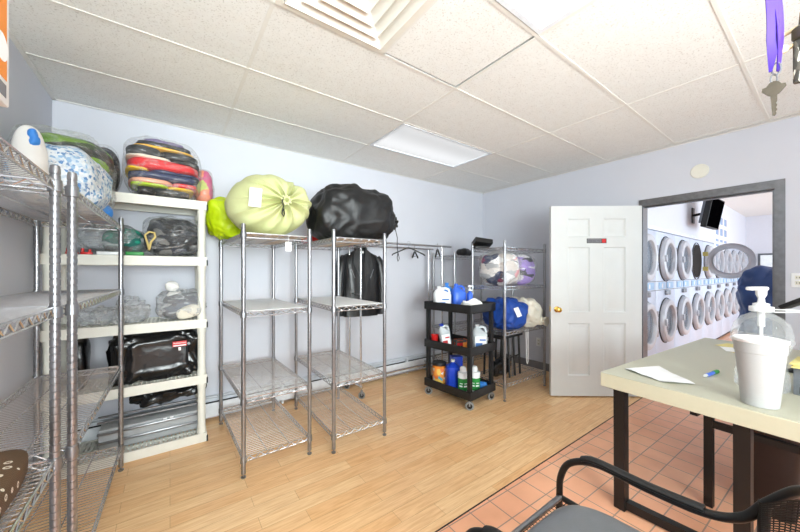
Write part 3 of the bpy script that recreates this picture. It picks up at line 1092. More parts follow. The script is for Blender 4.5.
# fourth tier: black bag with red label
z = RZ[1] + .002
t = thing('black_bag', 'big black vinyl bag with a red label on the ivory shelf', 'bag', (-.075, 3.105, z), 0)
part('bag_body', MB().blob((0, 0, .178), (.275, .14, .178), .36, .012, 7, 61, 110, 60, 0, None, 1.0, None, .03), 'black_poly', t)
lb = part('label_patch', MB().rbox(-.045, .045, -.002, .002, -.02, .02, .001, 1), 'red_print', t, (.135, -.152, .262), (R(-6), 0, 0), label='red label patch')
text_mesh('Rubbermaid', .016, 'paper', lb, (0, -.0025, .006), (R(90), 0, 0))
part('label_strip', MB().box(-.04, .04, -.0026, -.002, -.016, -.009).box(-.008, .008, -.0022, -.002, -.05, -.026), 'paper', lb)
solo('black_bag', MB().blob((0, 0, .17), (.035, .11, .17), .5, .01, 8, 62, 36, 26, 0, None, .6), 'black_poly', 'narrow black bag standing left of the red-labelled black bag', 'bag', (-.50, 3.10, z), 0)

# bottom tier: black cloth heap, grey folded panel and rods
z = RZ[0] + .002
solo('black_bag', MB().blob((0, 0, .125), (.24, .12, .05), .7, .02, 9, 63, 72, 36, None, None, .7, None, .03).box(-.2, .2, -.06, .06, .094, .1), 'black_poly', 'slumped black bag lying over the grey folded cot on the lowest ivory shelf', 'bag', (.0, 3.15, z + .185), 0)
t = thing('folding_cot', 'folded grey metal cot with rods on the lowest ivory shelf', 'folded frame', (-.05, 3.15, z), 0)
part('panel', MB().rbox(-.36, .26, -.10, .10, 0, .15, .01), 'cot_grey', t)
for i, zz in enumerate((.19, .215)):
    part('rod', MB().tube((-.37, -.06 + i * .04, zz + .0), (.27, -.06 + i * .04, zz + .0), .008), 'steel', t)
for zz in (.05, .115):
    part('rail', MB().rbox(-.365, .265, -.118, -.10, zz, zz + .018, .004), 'steel', t)
for x in (.02, .06):
    part('clip', MB().rbox(x - .012, x + .012, -.124, -.118, .14, .152, .002), 'white_plastic', t)

# ------------------------------------------------------------------ left wire units
def cushion_fn(p, d):
    k = 1 - .04 * max(0, d.y) ** 3
    return Vector((p.x * k, p.y, p.z))


solo('cushion', MB().blob((0, 0, .042), (.158, .42, .042), .36, .003, 8, 71, 48, 20, 0, None, 0, cushion_fn), 'dotted', 'brown cushion with white dots on the nearest wire shelf', 'cushion', (-.50, 1.135, .7145), 0)
t = thing('detergent_box', 'orange and white printed carton at the top left edge', 'carton', (-.375, .80, 1.6625), 0)
part('carton', MB().rbox(-.125, .125, -.135, .135, 0, .36, .003), 'paper', t)
part('orange_print', MB().box(.125, .1256, -.125, .121, .045, .33), 'orange', t)
part('print_patch', MB().box(.1256, .1262, .06, .118, .235, .28), 'grey_print', t)
part('print_band', MB().box(.125, .1256, -.1, .118, .012, .036), 'grey_print', t)
part('white_print', MB().lathe([(.001, 0), (.026, .0), (.026, .0004), (.001, .0005)], 20, Matrix.Translation((.1256, .098, .10)) @ rotm((1, 0, 0)).to_4x4()), 'paper', t)

# ================================================================== GARMENT RACK
def caster(t, x, y, r=.034, steer=0, hub='steel', top=None, plate=True):
    """swivel caster touching the floor at local x, y"""
    c = part('caster', MB().box(-.012, .012, -.014, .014, r * 2 + .006, r * 2 + .012).box(-.016, -.013, -.007, .007, r, r * 2 + .01).box(.013, .016, -.007, .007, r, r * 2 + .01).tube((0, 0, r * 2 + .01), (0, 0, top or r * 2 + .03), .006), 'steel', t, (x, y, 0), (0, 0, steer))
    mx = Matrix.Translation((-.011, 0, r)) @ rotm((1, 0, 0)).to_4x4()
    part('wheel', MB().lathe([(r * .55, 0), (r * .9, 0), (r, .004), (r, .018), (r * .9, .022), (r * .55, .022)], 20, mx), 'grey_rubber', c)
    part('hub', MB().lathe([(.004, -.003), (r * .62, -.001), (r * .62, .023), (.004, .025)], 16, mx), 'black_rubber', c)
    return c


t = thing('garment_rack', 'chrome double-bar rolling garment rack along the back wall', 'garment rack', (2.24, 3.13, 0))
for y, z, x0, x1 in ((-.16, 1.665, -.70, .74), (.10, 1.645, -.66, .66)):
    part('rail', MB().tube((x0, y, z), (x1, y, z), .0125, 10), 'chrome', t)
for sx in (-.60, .58):
    for y, z in ((-.16, 1.655), (.10, 1.635)):
        part('upright', MB().tube((sx, y, .12), (sx, y, z), .0115, 10), 'chrome', t)
    part('end_bar', MB().tube((sx, -.19, .12), (sx, .18, .12), .013, 10), 'chrome', t)
    part('cross_bar', MB().tube((sx, -.16, 1.10), (sx, .10, 1.10), .008, 8), 'chrome', t)
for y in (-.06, .06):
    part('base_bar', MB().tube((-.60, y, .12), (.58, y, .12), .011, 8), 'chrome', t)
for sx in (-.60, .58):
    for y in (-.18, .165):
        caster(t, sx, y, .036, R(60), top=.115)


def hanger(label, loc, rz, group='black plastic hangers'):
    t = thing('coat_hanger', label, 'hanger', loc, rz, group)
    # origin at the top of the hook (on the bar)
    hk = [(.018 * math.cos(a_), 0, .0 - .016 + .018 * math.sin(a_)) for a_ in [R(q) for q in range(170, -60, -20)]]
    hk += [(.004, 0, -.045), (0, 0, -.06), (0, 0, -.085)]
    part('hook', MB().path(hk, .0022, 6), 'steel', t)
    part('shoulders', MB().path([(-.20, 0, -.165), (-.19, 0, -.15), (-.11, 0, -.115), (-.03, 0, -.08), (0, 0, -.075), (.03, 0, -.08), (.11, 0, -.115), (.19, 0, -.15), (.20, 0, -.165)], .008, 8, rx=.011), 'black_plastic', t)
    return t


def bar(t, z=0):
    part('trouser_bar', MB().path([(-.18, 0, -.15), (-.15, 0, -.135), (.15, 0, -.135), (.18, 0, -.15)], .004, 6), 'black_plastic', t)


h1 = hanger('empty black hanger right of the leather jacket on the rack', (2.28, 2.97, 1.697), R(-22))
bar(hanger('empty black hanger further right, seen edge-on above the cart', (2.58, 3.23, 1.675), R(62)))
bar(hanger('empty black hanger at the right end of the rack by the corner', (2.74, 2.97, 1.697), R(55)))
hj = hanger('black hanger inside the leather jacket', (1.78, 3.23, 1.675), R(-12))


def jacket():
    t = thing('leather_jacket', 'black leather jacket hanging open on the garment rack', 'jacket', (1.78, 3.225, 1.575), R(-12))
    t.location = (1.78, 3.225, 1.59)
    # local: z down from the neck at 0, x across, front towards -y
    prof = [(-.755, .40, .13), (-.62, .41, .14), (-.45, .40, .135), (-.30, .40, .13), (-.16, .42, .12), (-.09, .415, .095), (-.045, .30, .085), (-.015, .17, .08), (.01, .13, .085)]
    secs = []
    for zz, w_, d_ in prof:
        s = []
        for (x, y, z_) in rrect(w_, d_, zz, .6, 40):
            fold = .006 * math.sin(x * 46 + zz * 7) * (1 if zz < -.1 else 0)
            s.append((x, y + fold, z_))
        secs.append(s)
    part('body', MB().loft(secs), 'leather', t)
    for s in (-1, 1):
        pts = [(s * .185, 0, -.085), (s * .225, -.01, -.15), (s * .245, -.015, -.30), (s * .25, -.02, -.45), (s * .245, -.03, -.60), (s * .24, -.035, -.735)]
        sl = part('sleeve', MB().path(pts, [.048, .062, .06, .056, .05, .046], 16), 'leather', t)
        part('cuff', MB().path([(s * .24, -.034, -.71), (s * .24, -.036, -.742)], .0485, 16), 'lining', sl)
        lap = [(s * .035, -.062, .02), (s * .10, -.062, -.03), (s * .105, -.076, -.15), (s * .03, -.082, -.30), (s * .022, -.078, -.16)]
        vs = lap + [(x, y + .010, z_) for x, y, z_ in lap]
        n = len(lap)
        part('lapel', MB().add(vs, [tuple(range(n)), tuple(range(2 * n - 1, n - 1, -1))] + [(i, (i + 1) % n, n + (i + 1) % n, n + i) for i in range(n)]), 'leather', t)
        part('pocket_zip', MB().tube((s * .09, -.0775, -.32), (s * .13, -.073, -.22), .003, 6), 'steel', t)
    part('opening', MB().add([(-.02, -.070, -.05), (.02, -.070, -.05), (.045, -.0735, -.745), (-.035, -.0735, -.745), (-.02, -.060, -.05), (.02, -.060, -.05), (.045, -.06, -.745), (-.035, -.06, -.745)],
                             [(0, 1, 2, 3), (7, 6, 5, 4), (0, 4, 5, 1), (1, 5, 6, 2), (2, 6, 7, 3), (3, 7, 4, 0)]), 'lining', t)
    part('collar', MB().path([(-.055, -.05, -.005), (-.07, 0, .018), (-.045, .035, .03), (0, .045, .034), (.045, .035, .03), (.07, 0, .018), (.055, -.05, -.005)], .018, 8, rx=.009), 'leather', t)
    part('neck_label', MB().box(-.012, .012, -.062, -.0595, -.04, -.015, Matrix.Translation((0, -.012, 0))), 'paper', t)


jacket()

# ================================================================== UTILITY CART
# local: x across (short), y along (long); near corner is (-, -)
def utility_cart():
    t = thing('utility_cart', 'black three-tier plastic utility cart loaded with cleaning bottles', 'cart', (2.508, 2.378, 0), R(6))
    a, b = .222, .305
    for z in (.10, .525, .935):
        s = MB()
        hh = .085
        s.rbox(-a, a, -b, b, z, z + .014, .005)
        for p in ((-a, a, -b, -b + .014), (-a, a, b - .014, b), (-a, -a + .014, -b + .012, b - .012), (a - .014, a, -b + .012, b - .012)):
            s.rbox(*p, z, z + hh, .005)
        part('tray', s, 'black_plastic', t)
    for x in (-a + .034, a - .034):
        for y in (-b + .034, b - .034):
            for z0, z1 in ((.114, .527), (.539, .937)):
                part('post', MB().rbox(x - .02, x + .02, y - .02, y + .02, z0, z1, .006), 'black_plastic', t)
    part('handle', MB().path([(a - .01, -b + .03, 1.006), (a + .026, -b + .03, 1.008), (a + .036, -b + .05, 1.008), (a + .036, b - .05, 1.008), (a + .026, b - .03, 1.008), (a - .01, b - .03, 1.006)], .014, 10), 'black_plastic', t)
    for x in (-a + .035, a - .035):
        for y in (-b + .035, b - .035):
            caster(t, x, y, .042, R(35 + 40 * (x > 0)), top=.101)
    return t


cart = utility_cart()


def cw(x, y, z):
    return on_unit(cart, x, y, z)


def jug(name, label, cat, loc, rz, w_, d_, h, m, cap, handle=True, lab=None, group=None):
    """moulded jug: shouldered body, neck, cap, handle loop, label"""
    t = thing(name, label, cat, loc, rz, group)
    hb = h * .62 if handle else h * .74
    s = [rrect(w_ * .94, d_ * .94, 0, .5), rrect(w_, d_, .012, .5), rrect(w_, d_, hb, .5)]
    nx = -w_ * .18 if handle else 0
    for f_, k in ((.2, .92), (.45, .72), (.7, .48), (.85, .30)):
        zz = hb + (h * .9 - hb) * f_
        s.append(rrect(w_ * k, d_ * (k * .9 + .06), zz, .6 + .4 * f_, cx=nx * f_ * 1.2))
    s.append(rrect(.036, .036, h * .9, 1, cx=nx))
    s.append(rrect(.034, .034, h * .93, 1, cx=nx))
    part('bottle', MB().loft(s), m, t)
    part('cap', MB().lathe([(.021, h * .91), (.022, h * .92), (.022, h * .99), (.019, h)], 18, Matrix.Translation((nx, 0, 0))), cap, t)
    if handle:
        part('handle', MB().path([(nx + .012, 0, h * .86), (w_ * .2, 0, h * .9), (w_ * .38, 0, h * .84), (w_ * .44, 0, h * .7), (w_ * .42, 0, hb * .92)], .013, 10, rx=.010), m, t)
    if lab:
        e = .0012
        part('label', MB().rbox(-w_ * .40, w_ * .36, -d_ / 2 - e, -d_ / 2 + .004, hb * .12, hb * .88, .0008, 1), lab[0], t)
        if len(lab) > 1:
            part('label_print', MB().box(-w_ * .36, w_ * .1, -d_ / 2 - e - .0006, -d_ / 2 - e, hb * .16, hb * .45).box(-w_ * .1, w_ * .32, -d_ / 2 - e - .0006, -d_ / 2 - e, hb * .6, hb * .7), lab[1], t)
    return t


FACE = R(-30) - R(7) + R(7)
z = .9495
jug('detergent_jug', 'white detergent jug with handle on the top tray of the cart', 'jug', cw(-.085, .165, z), R(-28), .19, .125, .235, 'white_plastic', 'white_plastic', True, ('paper', 'blue_print'))
jug('detergent_jug', 'bright blue jug beside the white jug on the top tray', 'jug', cw(.10, .085, z), R(-24), .155, .13, .26, 'blue_plastic', 'blue_plastic', True)
jug('detergent_jug', 'lighter blue jug behind the white and blue jugs on the cart', 'jug', cw(.08, .235, z), R(-28), .12, .08, .265, 'sky_blue', 'sky_blue', False)
t = jug('spray_bottle', 'slim bottle with white pump top beside the blue jug', 'bottle', cw(.165, -.02, z), R(-20), .055, .06, .20, 'blue_plastic', 'white_plastic', False)
part('pump_head', MB().tube((0, 0, .2), (0, 0, .225), .006).rbox(-.022, .022, -.012, .012, .222, .245, .005), 'white_plastic', t)
solo('cleaning_cloth', MB().blob((0, 0, .045), (.10, .07, .05), .8, .03, 14, 81, 44, 22, 0, None, .8), 'white_cloth', 'crumpled white cloth on the near end of the top tray', 'cloth', cw(-.02, -.18, z + .0), R(-30))
z = .5395
t = thing('plastic_cup', 'red plastic cup on the middle tray of the cart', 'cup', cw(-.12, .24, z), 0)
part('cup', MB().lathe([(.030, 0), (.032, .004), (.042, .105), (.044, .11), (.041, .11), (.030, .012), (.001, .010)], 20, None, False), 'red_plastic', t)
t = jug('detergent_jug', 'pale bottle with blue cap and printed label leaning on the middle tray', 'bottle', cw(-.09, .105, z + .004), R(-25), .115, .085, .245, 'milky_jug', 'deep_blue', True, ('paper', 'red_print'))
t.rotation_euler = (0, R(-8), R(-25))
jug('detergent_jug', 'milky gallon jug with label at the right of the middle tray', 'jug', cw(.105, -.185, z), R(-38), .15, .14, .25, 'milky_jug', 'milky_jug', True, ('paper', 'blue_print'))
t = thing('carton', 'low red and brown printed carton lying behind the corner post', 'carton', cw(.02, -.0, z), R(-20))
part('carton', MB().rbox(-.075, .075, -.05, .05, 0, .075, .004), 'rust_mix', t)
part('print_band', MB().box(-.06, .06, -.0506, -.05, .02, .05), 'red_print', t)
solo('scrub_pad', MB().rbox(-.035, .035, -.02, .02, 0, .095, .01), 'orange', 'small orange pack standing by the near post of the cart', 'pack', cw(-.12, -.185, z), R(-20))
z = .1145


def canister(label, loc, rz, r, h, body, lid, band, group=None):
    t = thing('canister', label, 'canister', loc, rz, group)
    part('tub', MB().lathe([(r * .95, 0), (r, .005), (r, h), (r * .96, h + .003)], 28), body, t)
    part('label_band', MB().lathe([(r + .0005, h * .12), (r + .0012, h * .125), (r + .0012, h * .86), (r + .0005, h * .865)], 28, None, False), band, t)
    part('lid', MB().lathe([(r * 1.02, h), (r * 1.04, h + .004), (r * 1.04, h + .026), (r * .96, h + .034), (.001, h + .036)], 28), lid, t)
    return t


M['orange_label'] = patches('orange_label', [(240, 150, 60), (236, 120, 60), (250, 226, 150), (240, 196, 90), (232, 234, 236), (90, 170, 190)], 26, (1, 1, .8), .5)
canister('orange printed tub with dark lid on the lowest cart tray', cw(-.085, .205, z), 0, .075, .205, 'orange', 'black_plastic', 'orange_label')
jug('detergent_jug', 'tall deep blue jug at the middle of the lowest cart tray', 'jug', cw(-.05, .045, z), R(-30), .15, .13, .29, 'deep_blue', 'offwhite_plastic', False, ('deep_blue',))
solo('carton', MB().rbox(-.06, .06, -.045, .045, 0, .29, .003), 'deep_blue', 'dark blue carton behind the tall blue jug on the lowest tray', 'carton', cw(.09, .11, z), R(-25))
for k, (x, y, lb) in enumerate(((-.085, -.115, 'green and white canister left of the near post on the lowest cart tray'), (.02, -.185, 'green and white canister right of the near post on the lowest cart tray'))):
    t = canister(lb, cw(x, y, z), R(k * 40), .052, .165, 'white_plastic', 'white_plastic', 'green_plastic', 'green and white canisters on the cart')
    part('dispenser_top', MB().blob((0, 0, .225), (.033, .028, .036), .8, .004, 20, k, 24, 14), 'white_plastic', t)
    for s in range(2):
        part('label_print', MB().box(-.018, .018, -.0545, -.053, .06, .075, Matrix.Rotation(R(-70 + s * 50 - k * 40), 4, 'Z')).box(-.012, .02, -.0545, -.053, .09, .098, Matrix.Rotation(R(-70 + s * 50 - k * 40), 4, 'Z')), 'paper', t)
solo('cleaning_cloth', MB().blob((0, 0, .03), (.05, .06, .032), .8, .02, 18, 91, 32, 18, 0, None, .6), 'sky_blue', 'crumpled blue cloth at the right of the lowest cart tray', 'cloth', cw(.125, -.205, z), 0)

# ================================================================== CORNER WIRE UNIT CONTENTS
def clothes_bag(label, c, rad, m, seed, z0, rz=0):
    t = thing('bagged_laundry', label, 'bagged laundry', (c[0], c[1], z0), rz)
    part('garments', MB().blob((0, 0, rad[2]), rad, .68, .02, 7, seed, 56, 30, 0, None, .3), m, t)
    part('plastic_film', MB().blob((0, 0, rad[2] + .003), (rad[0] + .012, rad[1] + .012, rad[2] + .012), .68, .014, 9, seed + 1, 56, 30, 0, None, .7), 'film', t)
    return t


clothes_bag('clear bag of white, pink and dark clothes behind the utility cart', (3.015, 2.235), (.20, .185, .19), 'clothes_mix', 101, 1.1885)
clothes_bag('clear bag of lilac and grey clothes by the edge of the open door', (3.40, 2.25), (.16, .17, .175), 'purple_mix', 107, 1.1885)


def droop(sag):
    def fn(p, d):
        return Vector((p.x, p.y, p.z - sag * max(0, -d.y) ** 2))
    return fn


t = thing('laundry_sack', 'royal blue stuffed sack with a white tag behind the utility cart', 'laundry sack', (3.02, 2.19, .7135), R(-6))
part('sack_body', MB().blob((0, 0, .16), (.195, .22, .165), .72, .025, 5, 111, 96, 56, 0, None, .7, None, .03), 'royal_cloth', t)
part('paper_tag', MB().rbox(-.035, .035, -.0012, .0012, -.05, .05, .001, 1), 'paper', t, (-.045, -.232, .205), (R(-22), R(-10), R(0)), label='white paper tag')
t = thing('laundry_sack', 'cream canvas sack slumped beside the royal blue sack', 'laundry sack', (3.375, 2.19, .7135), R(-4))
part('sack_body', MB().blob((0, 0, .155), (.14, .22, .165), .75, .025, 5, 117, 96, 56, 0, None, .7, None, .03), 'cream_cloth', t)
cr = MB()
secs = []
for (ra, yy) in ((.05, -.19), (.03, -.225), (.028, -.235), (.045, -.26), (.05, -.275), (.02, -.262)):
    secs.append([(.07 + ra * (1 + .2 * math.sin(8 * 2 * PI * j / 40)) * math.cos(2 * PI * j / 40), yy, .07 + ra * (1 + .2 * math.sin(8 * 2 * PI * j / 40)) * math.sin(2 * PI * j / 40)) for j in range(40)])
part('gathered_mouth', cr.loft(secs), 'cream_cloth', t)
part('paper_tag', MB().rbox(-.022, .022, -.001, .001, -.03, .03, .0008, 1), 'offwhite_plastic', t, (-.02, -.215, .215), (R(-30), 0, 0))

t = thing('cable_loop', 'long white cord loop hanging below the royal blue sack', 'cord', (3.22, 2.03, .70), 0)
part('cord', MB().path([(-.02, 0, .005), (-.022, -.004, -.1), (-.02, -.006, -.3), (-.012, -.006, -.365), (.0, -.006, -.38), (.012, -.006, -.365), (.018, -.004, -.3), (.02, 0, .005)], .005, 6), 'white_plastic', t)

# black things on the bottom shelf of that unit
t = thing('folding_stool', 'black folded stool frame on the bottom shelf behind the cart', 'stool', (3.06, 2.24, .1745), R(4))
for x in (-.17, -.06, .05, .16):
    part('leg', MB().tube((x, -.13, .008), (x + .02, -.10, .44), .012, 8), 'black_metal', t)
    part('leg', MB().tube((x, .12, .008), (x - .01, .10, .44), .012, 8), 'black_metal', t)
part('seat', MB().rbox(-.21, .21, -.14, .14, .44, .475, .012), 'black_plastic', t)
part('brace', MB().tube((-.18, -.115, .22), (.17, -.115, .22), .009, 8), 'black_metal', t)
solo('black_bag', MB().blob((0, 0, .09), (.15, .06, .09), .7, .02, 9, 121, 44, 24, 0, None, .7), 'black_poly', 'limp black bag tucked under the folded stool behind the cart', 'bag', (3.03, 2.24, .1745), 0)

# on its top shelf: a black tilted tray and dark hangers heap
t = thing('plastic_tray', 'black plastic tray tilted on top of the corner wire shelf', 'tray', (2.865, 2.365, 1.603), R(-30))
tr = MB()
tr.rbox(-.10, .10, -.07, .07, 0, .01, .004)
for p in ((-.10, .10, -.07, -.062), (-.10, .10, .062, .07), (-.10, -.092, -.062, .062), (.092, .10, -.062, .062)):
    tr.box(*p, .006, .055)
part('tray', tr, 'black_plastic', t, (0, 0, .038), (R(-24), R(8), 0))
part('prop', MB().rbox(-.09, .07, -.05, .05, 0, .03, .008), 'black_plastic', t)
solo('handbag', MB().blob((0, 0, .05), (.14, .07, .05), .7, .012, 10, 131, 40, 20, 0, None, .4), 'black_nylon', 'flat black pouch on the far corner shelf behind the tilted tray', 'pouch', (3.25, 2.99, 1.5535), R(10))

# ================================================================== DRYERS IN THE NEXT ROOM
def stacked_dryer():
    t = thing('stacked_dryer', '', 'dryer', (0, YD, 0), 0, 'stacked coin dryers along the laundry wall')
    a = .392
    bd = MB().rbox(-a, a, 0, .58, .05, 1.865, .008)
    part('cabinet', bd, 'dryer', t)
    part('plinth', MB().box(-a + .01, a - .01, .03, .57, -.002, .055), 'dryer_gasket', t)
    seams = MB()
    for z in (1.10, 1.215):
        seams.box(-a + .004, a - .004, -.002, .0, z - .003, z + .003)
    part('seam', seams, 'dryer_gasket', t)
    part('control_panel', MB().rbox(-.30, -.06, -.012, 0, 1.115, 1.20, .004), 'pale_blue', t)
    part('control_panel', MB().rbox(.03, .29, -.012, 0, 1.115, 1.20, .004), 'pale_blue', t)
    part('coin_box', MB().rbox(-.05, .02, -.03, 0, 1.03, 1.09, .004).rbox(.04, .11, -.03, 0, 1.03, 1.09, .004), 'steel', t)
    for x0, x1 in ((-.20, -.16), (.09, .14)):
        part('notice', MB().box(x0, x1, -.0135, -.012, 1.13, 1.185), 'paper', t)
    for z in (.685, 1.513):
        mx = Matrix.Translation((0, 0, z)) @ rotm((0, -1, 0)).to_4x4()
        g = part('opening', MB().lathe([(.305, .0), (.305, .006), (.298, .012), (.295, .001)], 40, mx, False), 'dryer_gasket', t)
        d = part('door', MB().lathe([(.285, .004), (.288, .03), (.275, .055), (.24, .066), (.21, .058), (.198, .03), (.198, .012)], 40, mx, False), 'dryer_ring', t)
        part('window', MB().lathe([(.205, .018), (.19, .028), (.10, .036), (.001, .04)], 32, mx, False), 'glass', d)
        part('drum', MB().lathe([(.2, .006), (.10, .004), (.001, .0035)], 32, mx, False), 'drum', t)
        part('handle', MB().rbox(-.262, -.232, -.082, -.06, z - .045, z + .045, .008), 'dryer_ring', d)
        part('hinge', MB().box(.26, .325, -.045, 0, z - .16, z - .09).box(.26, .325, -.045, 0, z + .09, z + .16), 'steel', d)
    return t


proto = stacked_dryer()
where = ['nearest the doorway jamb', 'second from the doorway jamb', 'third from the doorway jamb', 'with its upper round door swung open', 'just beyond the one with the open door',
         'second beyond the one with the open door', 'third beyond the one with the open door', 'fourth beyond the open door', 'farthest, by the end wall']
for k in range(9):
    d = proto if k == 0 else copy_tree(proto)
    d.location.x = 4.64 + .79 * k
    d['label'] = 'white stacked dryer ' + where[k]
    if k == 3:
        ups = [c for c in d.children if c.name.startswith('door')]
        # the upper door of this one stands open at right angles
        for dd in ups:
            zc = sum(v.co.z for v in dd.data.vertices) / len(dd.data.vertices)
            if zc > 1.2:
                for ch in dd.children:
                    if ch.name.startswith('hinge'):
                        ch.data = ch.data.copy()
                        ch.data.materials[0] = M['yellow_hinge']
                # swing about the right-hand hinge line x=.315, y=-.02
                hx, hy = .318, -.03
                ang_ = R(93)
                dd.matrix_basis = Matrix.Translation((hx, hy, 0)) @ Matrix.Rotation(ang_, 4, 'Z') @ Matrix.Translation((-hx, -hy, 0))
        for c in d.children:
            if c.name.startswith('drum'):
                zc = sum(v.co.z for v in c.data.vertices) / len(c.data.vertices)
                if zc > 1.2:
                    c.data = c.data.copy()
                    c.data.materials[0] = M['gap_shade']  # flat disc painted dark for the shade inside the open drum
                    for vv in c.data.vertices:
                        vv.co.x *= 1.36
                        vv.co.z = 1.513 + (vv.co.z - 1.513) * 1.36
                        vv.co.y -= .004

t = thing('television', 'black wall television mounted high above the dryers', 'television', (6.78, YD, 2.235), 0)
tv = part('screen_case', MB().rbox(-.34, .34, -.035, .035, -.225, .225, .008), 'black_plastic', t, (0, -.235, .0), (R(10), 0, R(-2)))
part('screen', MB().box(-.325, .325, -.0365, -.035, -.21, .21), 'screen', tv)
part('back_cover', MB().rbox(-.30, .30, .03, .075, -.17, .17, .012), 'grey_box', tv)
part('wall_arm', MB().box(-.06, .06, -.015, .0, -.12, .12).tube((0, -.01, 0), (-.10, -.10, 0), .02).tube((-.10, -.10, 0), (0, -.165, .0), .02), 'black_metal', t)
t = thing('notice_board', 'white price notice with blue and grey pictures above the dryers', 'notice', (8.9, YD, 2.12), 0)
part('sheet', MB().box(-.62, .62, -.006, 0, -.36, .36), 'paper', t)
for i in range(3):
    for k in range(3):
        part('picture', MB().box(-.5 + i * .38, -.27 + i * .38, -.0075, -.006, -.29 + k * .22, -.15 + k * .22), 'pale_print', t)
pr = MB()
for i in range(3):
    for k in range(3):
        pr.box(-.25 + i * .38, -.20 + i * .38, -.0075, -.006, -.29 + k * .22, -.15 + k * .22)
part('lettering', pr, 'pale_pink', t)
# navy bundle heaped on a laundry trolley
t = thing('laundry_trolley', 'dark navy sack heaped high on a wheeled laundry trolley beyond the desk', 'laundry trolley', (5.49, .45, -.002), R(12))
part('sack_body', MB().blob((0, 0, .92), (.205, .24, .50), .72, .03, 3.2, 141, 90, 60, None, None, .8, None, .05), 'navy_cloth', t)
part('basket', MB().loft([rrect(.40, .44, .22, .4), rrect(.48, .50, .66, .4), rrect(.46, .48, .66, .4), rrect(.38, .42, .24, .4)]), 'steel', t)
for x in (-.16, .16):
    for y in (-.18, .18):
        part('leg', MB().tube((x, y, .10), (x, y, .26), .012), 'steel', t)
        caster(t, x, y, .04, R(30), top=.11)

# ================================================================== DESK AND WHAT STANDS ON IT
desk = thing('work_desk', 'cream laminate work table on black steel legs', 'desk', (2.038, .812, 0), R(-4))
# local: +x along the length, -y along the near short side
DW, DL = .80, 1.80
part('tabletop', MB().rbox(0, DL, -DW, 0, .680, .757, .002, 1), 'laminate_edge', desk)
part('laminate_sheet', MB().box(.001, DL - .001, -DW + .001, -.001, .757, .760), 'laminate', desk)


def sq(a, b, w=.019):
    """square steel bar"""
    return MB().path([a, b], w * 1.414, 4)


for p, q in (((.055, -.085, .0), (.05, -.085, .680)), ((.115, -.555, .0), (.06, -.565, .680))):
    part('leg', sq(p, q, .027), 'black_metal', desk)
part('foot_rail', sq((.06, -.07, .03), (.115, -.57, .03), .022), 'black_metal', desk)
for p, q in (((.50, -.345, 0), (.50, -.345, .680)), ((1.70, -.45, 0), (1.70, -.45, .680)), ((1.70, -.72, 0), (1.70, -.72, .680))):
    part('leg', sq(p, q, .019), 'black_metal', desk)
part('cross_rail', sq((.50, -.345, .475), (.50, -.79, .475), .017), 'black_metal', desk)
part('apron_rail', sq((.05, -.40, .662), (1.70, -.45, .662), .014), 'black_metal', desk)


def dk(x, y, z=.7605):
    return on_unit(desk, x, y, z)


# foam tub
t = thing('foam_tub', 'tall white foam tub with lid at the front of the cream desk', 'tub', (2.11, .20, .7605), 0)
part('tub', MB().lathe([(.055, 0), (.058, .003), (.078, .232), (.0805, .234), (.082, .285), (.078, .287), (.07, .24)], 40), 'styrofoam', t)
part('lid', MB().lathe([(.084, .278), (.086, .281), (.086, .290), (.080, .293), (.076, .289), (.001, .289)], 40), 'white_plastic', t)
# clear pump jar behind it
t = thing('pump_jar', 'large clear domed jar with a white pump behind the foam tub', 'jar', (2.42, .225, .7605), 0)
part('jar', MB().lathe([(.085, 0), (.094, .008), (.096, .07), (.088, .10), (.084, .15), (.096, .20), (.108, .245), (.108, .275), (.098, .32), (.074, .355), (.042, .375), (.034, .38), (.034, .392)], 40), 'clear_jar', t)
part('ring', MB().lathe([(.108, .232), (.112, .236), (.112, .242), (.108, .246)], 40, None, False), 'clear_jar', t)
part('pump_collar', MB().lathe([(.040, .385), (.044, .387), (.044, .410), (.030, .413), (.030, .425), (.014, .43), (.012, .452), (.020, .47), (.021, .50), (.001, .502)], 24), 'white_plastic', t)
part('spout', MB().rbox(-.075, .03, -.014, .014, .492, .51, .006), 'white_plastic', t, None, (0, 0, R(-30)))
part('dip_tube', MB().tube((0, 0, .03), (0, 0, .39), .007).tube((0, 0, .31), (0, 0, .39), .014), 'white_plastic', t)
lp = [(.036 * math.cos(q) + 0, .036 * math.sin(q), .384) for q in [R(x) for x in range(40, 330, 20)]]
part('cap_strap', MB().path([(.03, .03, .386), (.10, .0, .390), (.16, -.06, .391), (.175, -.095, .388), (.15, -.09, .386), (.09, -.06, .384), (.03, -.035, .384)], .003, 6, rx=.006), 'white_plastic', t, None, (0, 0, R(-15)))
# napkin
vs, fs = [], []
gx, gy = 16, 10
outl = lambda u, v: Vector((2.245, .735, 0)).lerp(Vector((2.45, .645, 0)), u).lerp(Vector((2.09, .585, 0)).lerp(Vector((2.165, .435, 0)), u), v)
nap = MB()
for i in range(gx + 1):
    for k in range(gy + 1):
        u, v = i / gx, k / gy
        p = Vector((2.20, .745, 0)).lerp(Vector((2.42, .64, 0)), v).lerp(Vector((2.10, .53, 0)).lerp(Vector((2.20, .43, 0)), v), u)
        p.z = .004 + .007 * abs(noise.noise(p * 9)) + .010 * max(0, math.sin(u * 7 + v * 2)) * .5
        vs.append(p - Vector((2.2, .58, 0)))
for i in range(gx):
    for k in range(gy):
        a_ = i * (gy + 1) + k
        fs.append((a_, a_ + 1, a_ + gy + 2, a_ + gy + 1))
nv_ = len(vs)
nap.add(vs, fs)
nap.add([Vector(p) - Vector((0, 0, .0025)) for p in vs], [tuple(reversed(f_)) for f_ in fs])
solo('paper_napkin', nap, 'paper', 'crumpled white paper napkin at the left end of the desk', 'napkin', (2.2, .58, .7605))
t = thing('marker_pen', 'short blue marker pen lying on the cream desk', 'pen', (2.48, .418, .7605), R(-8))
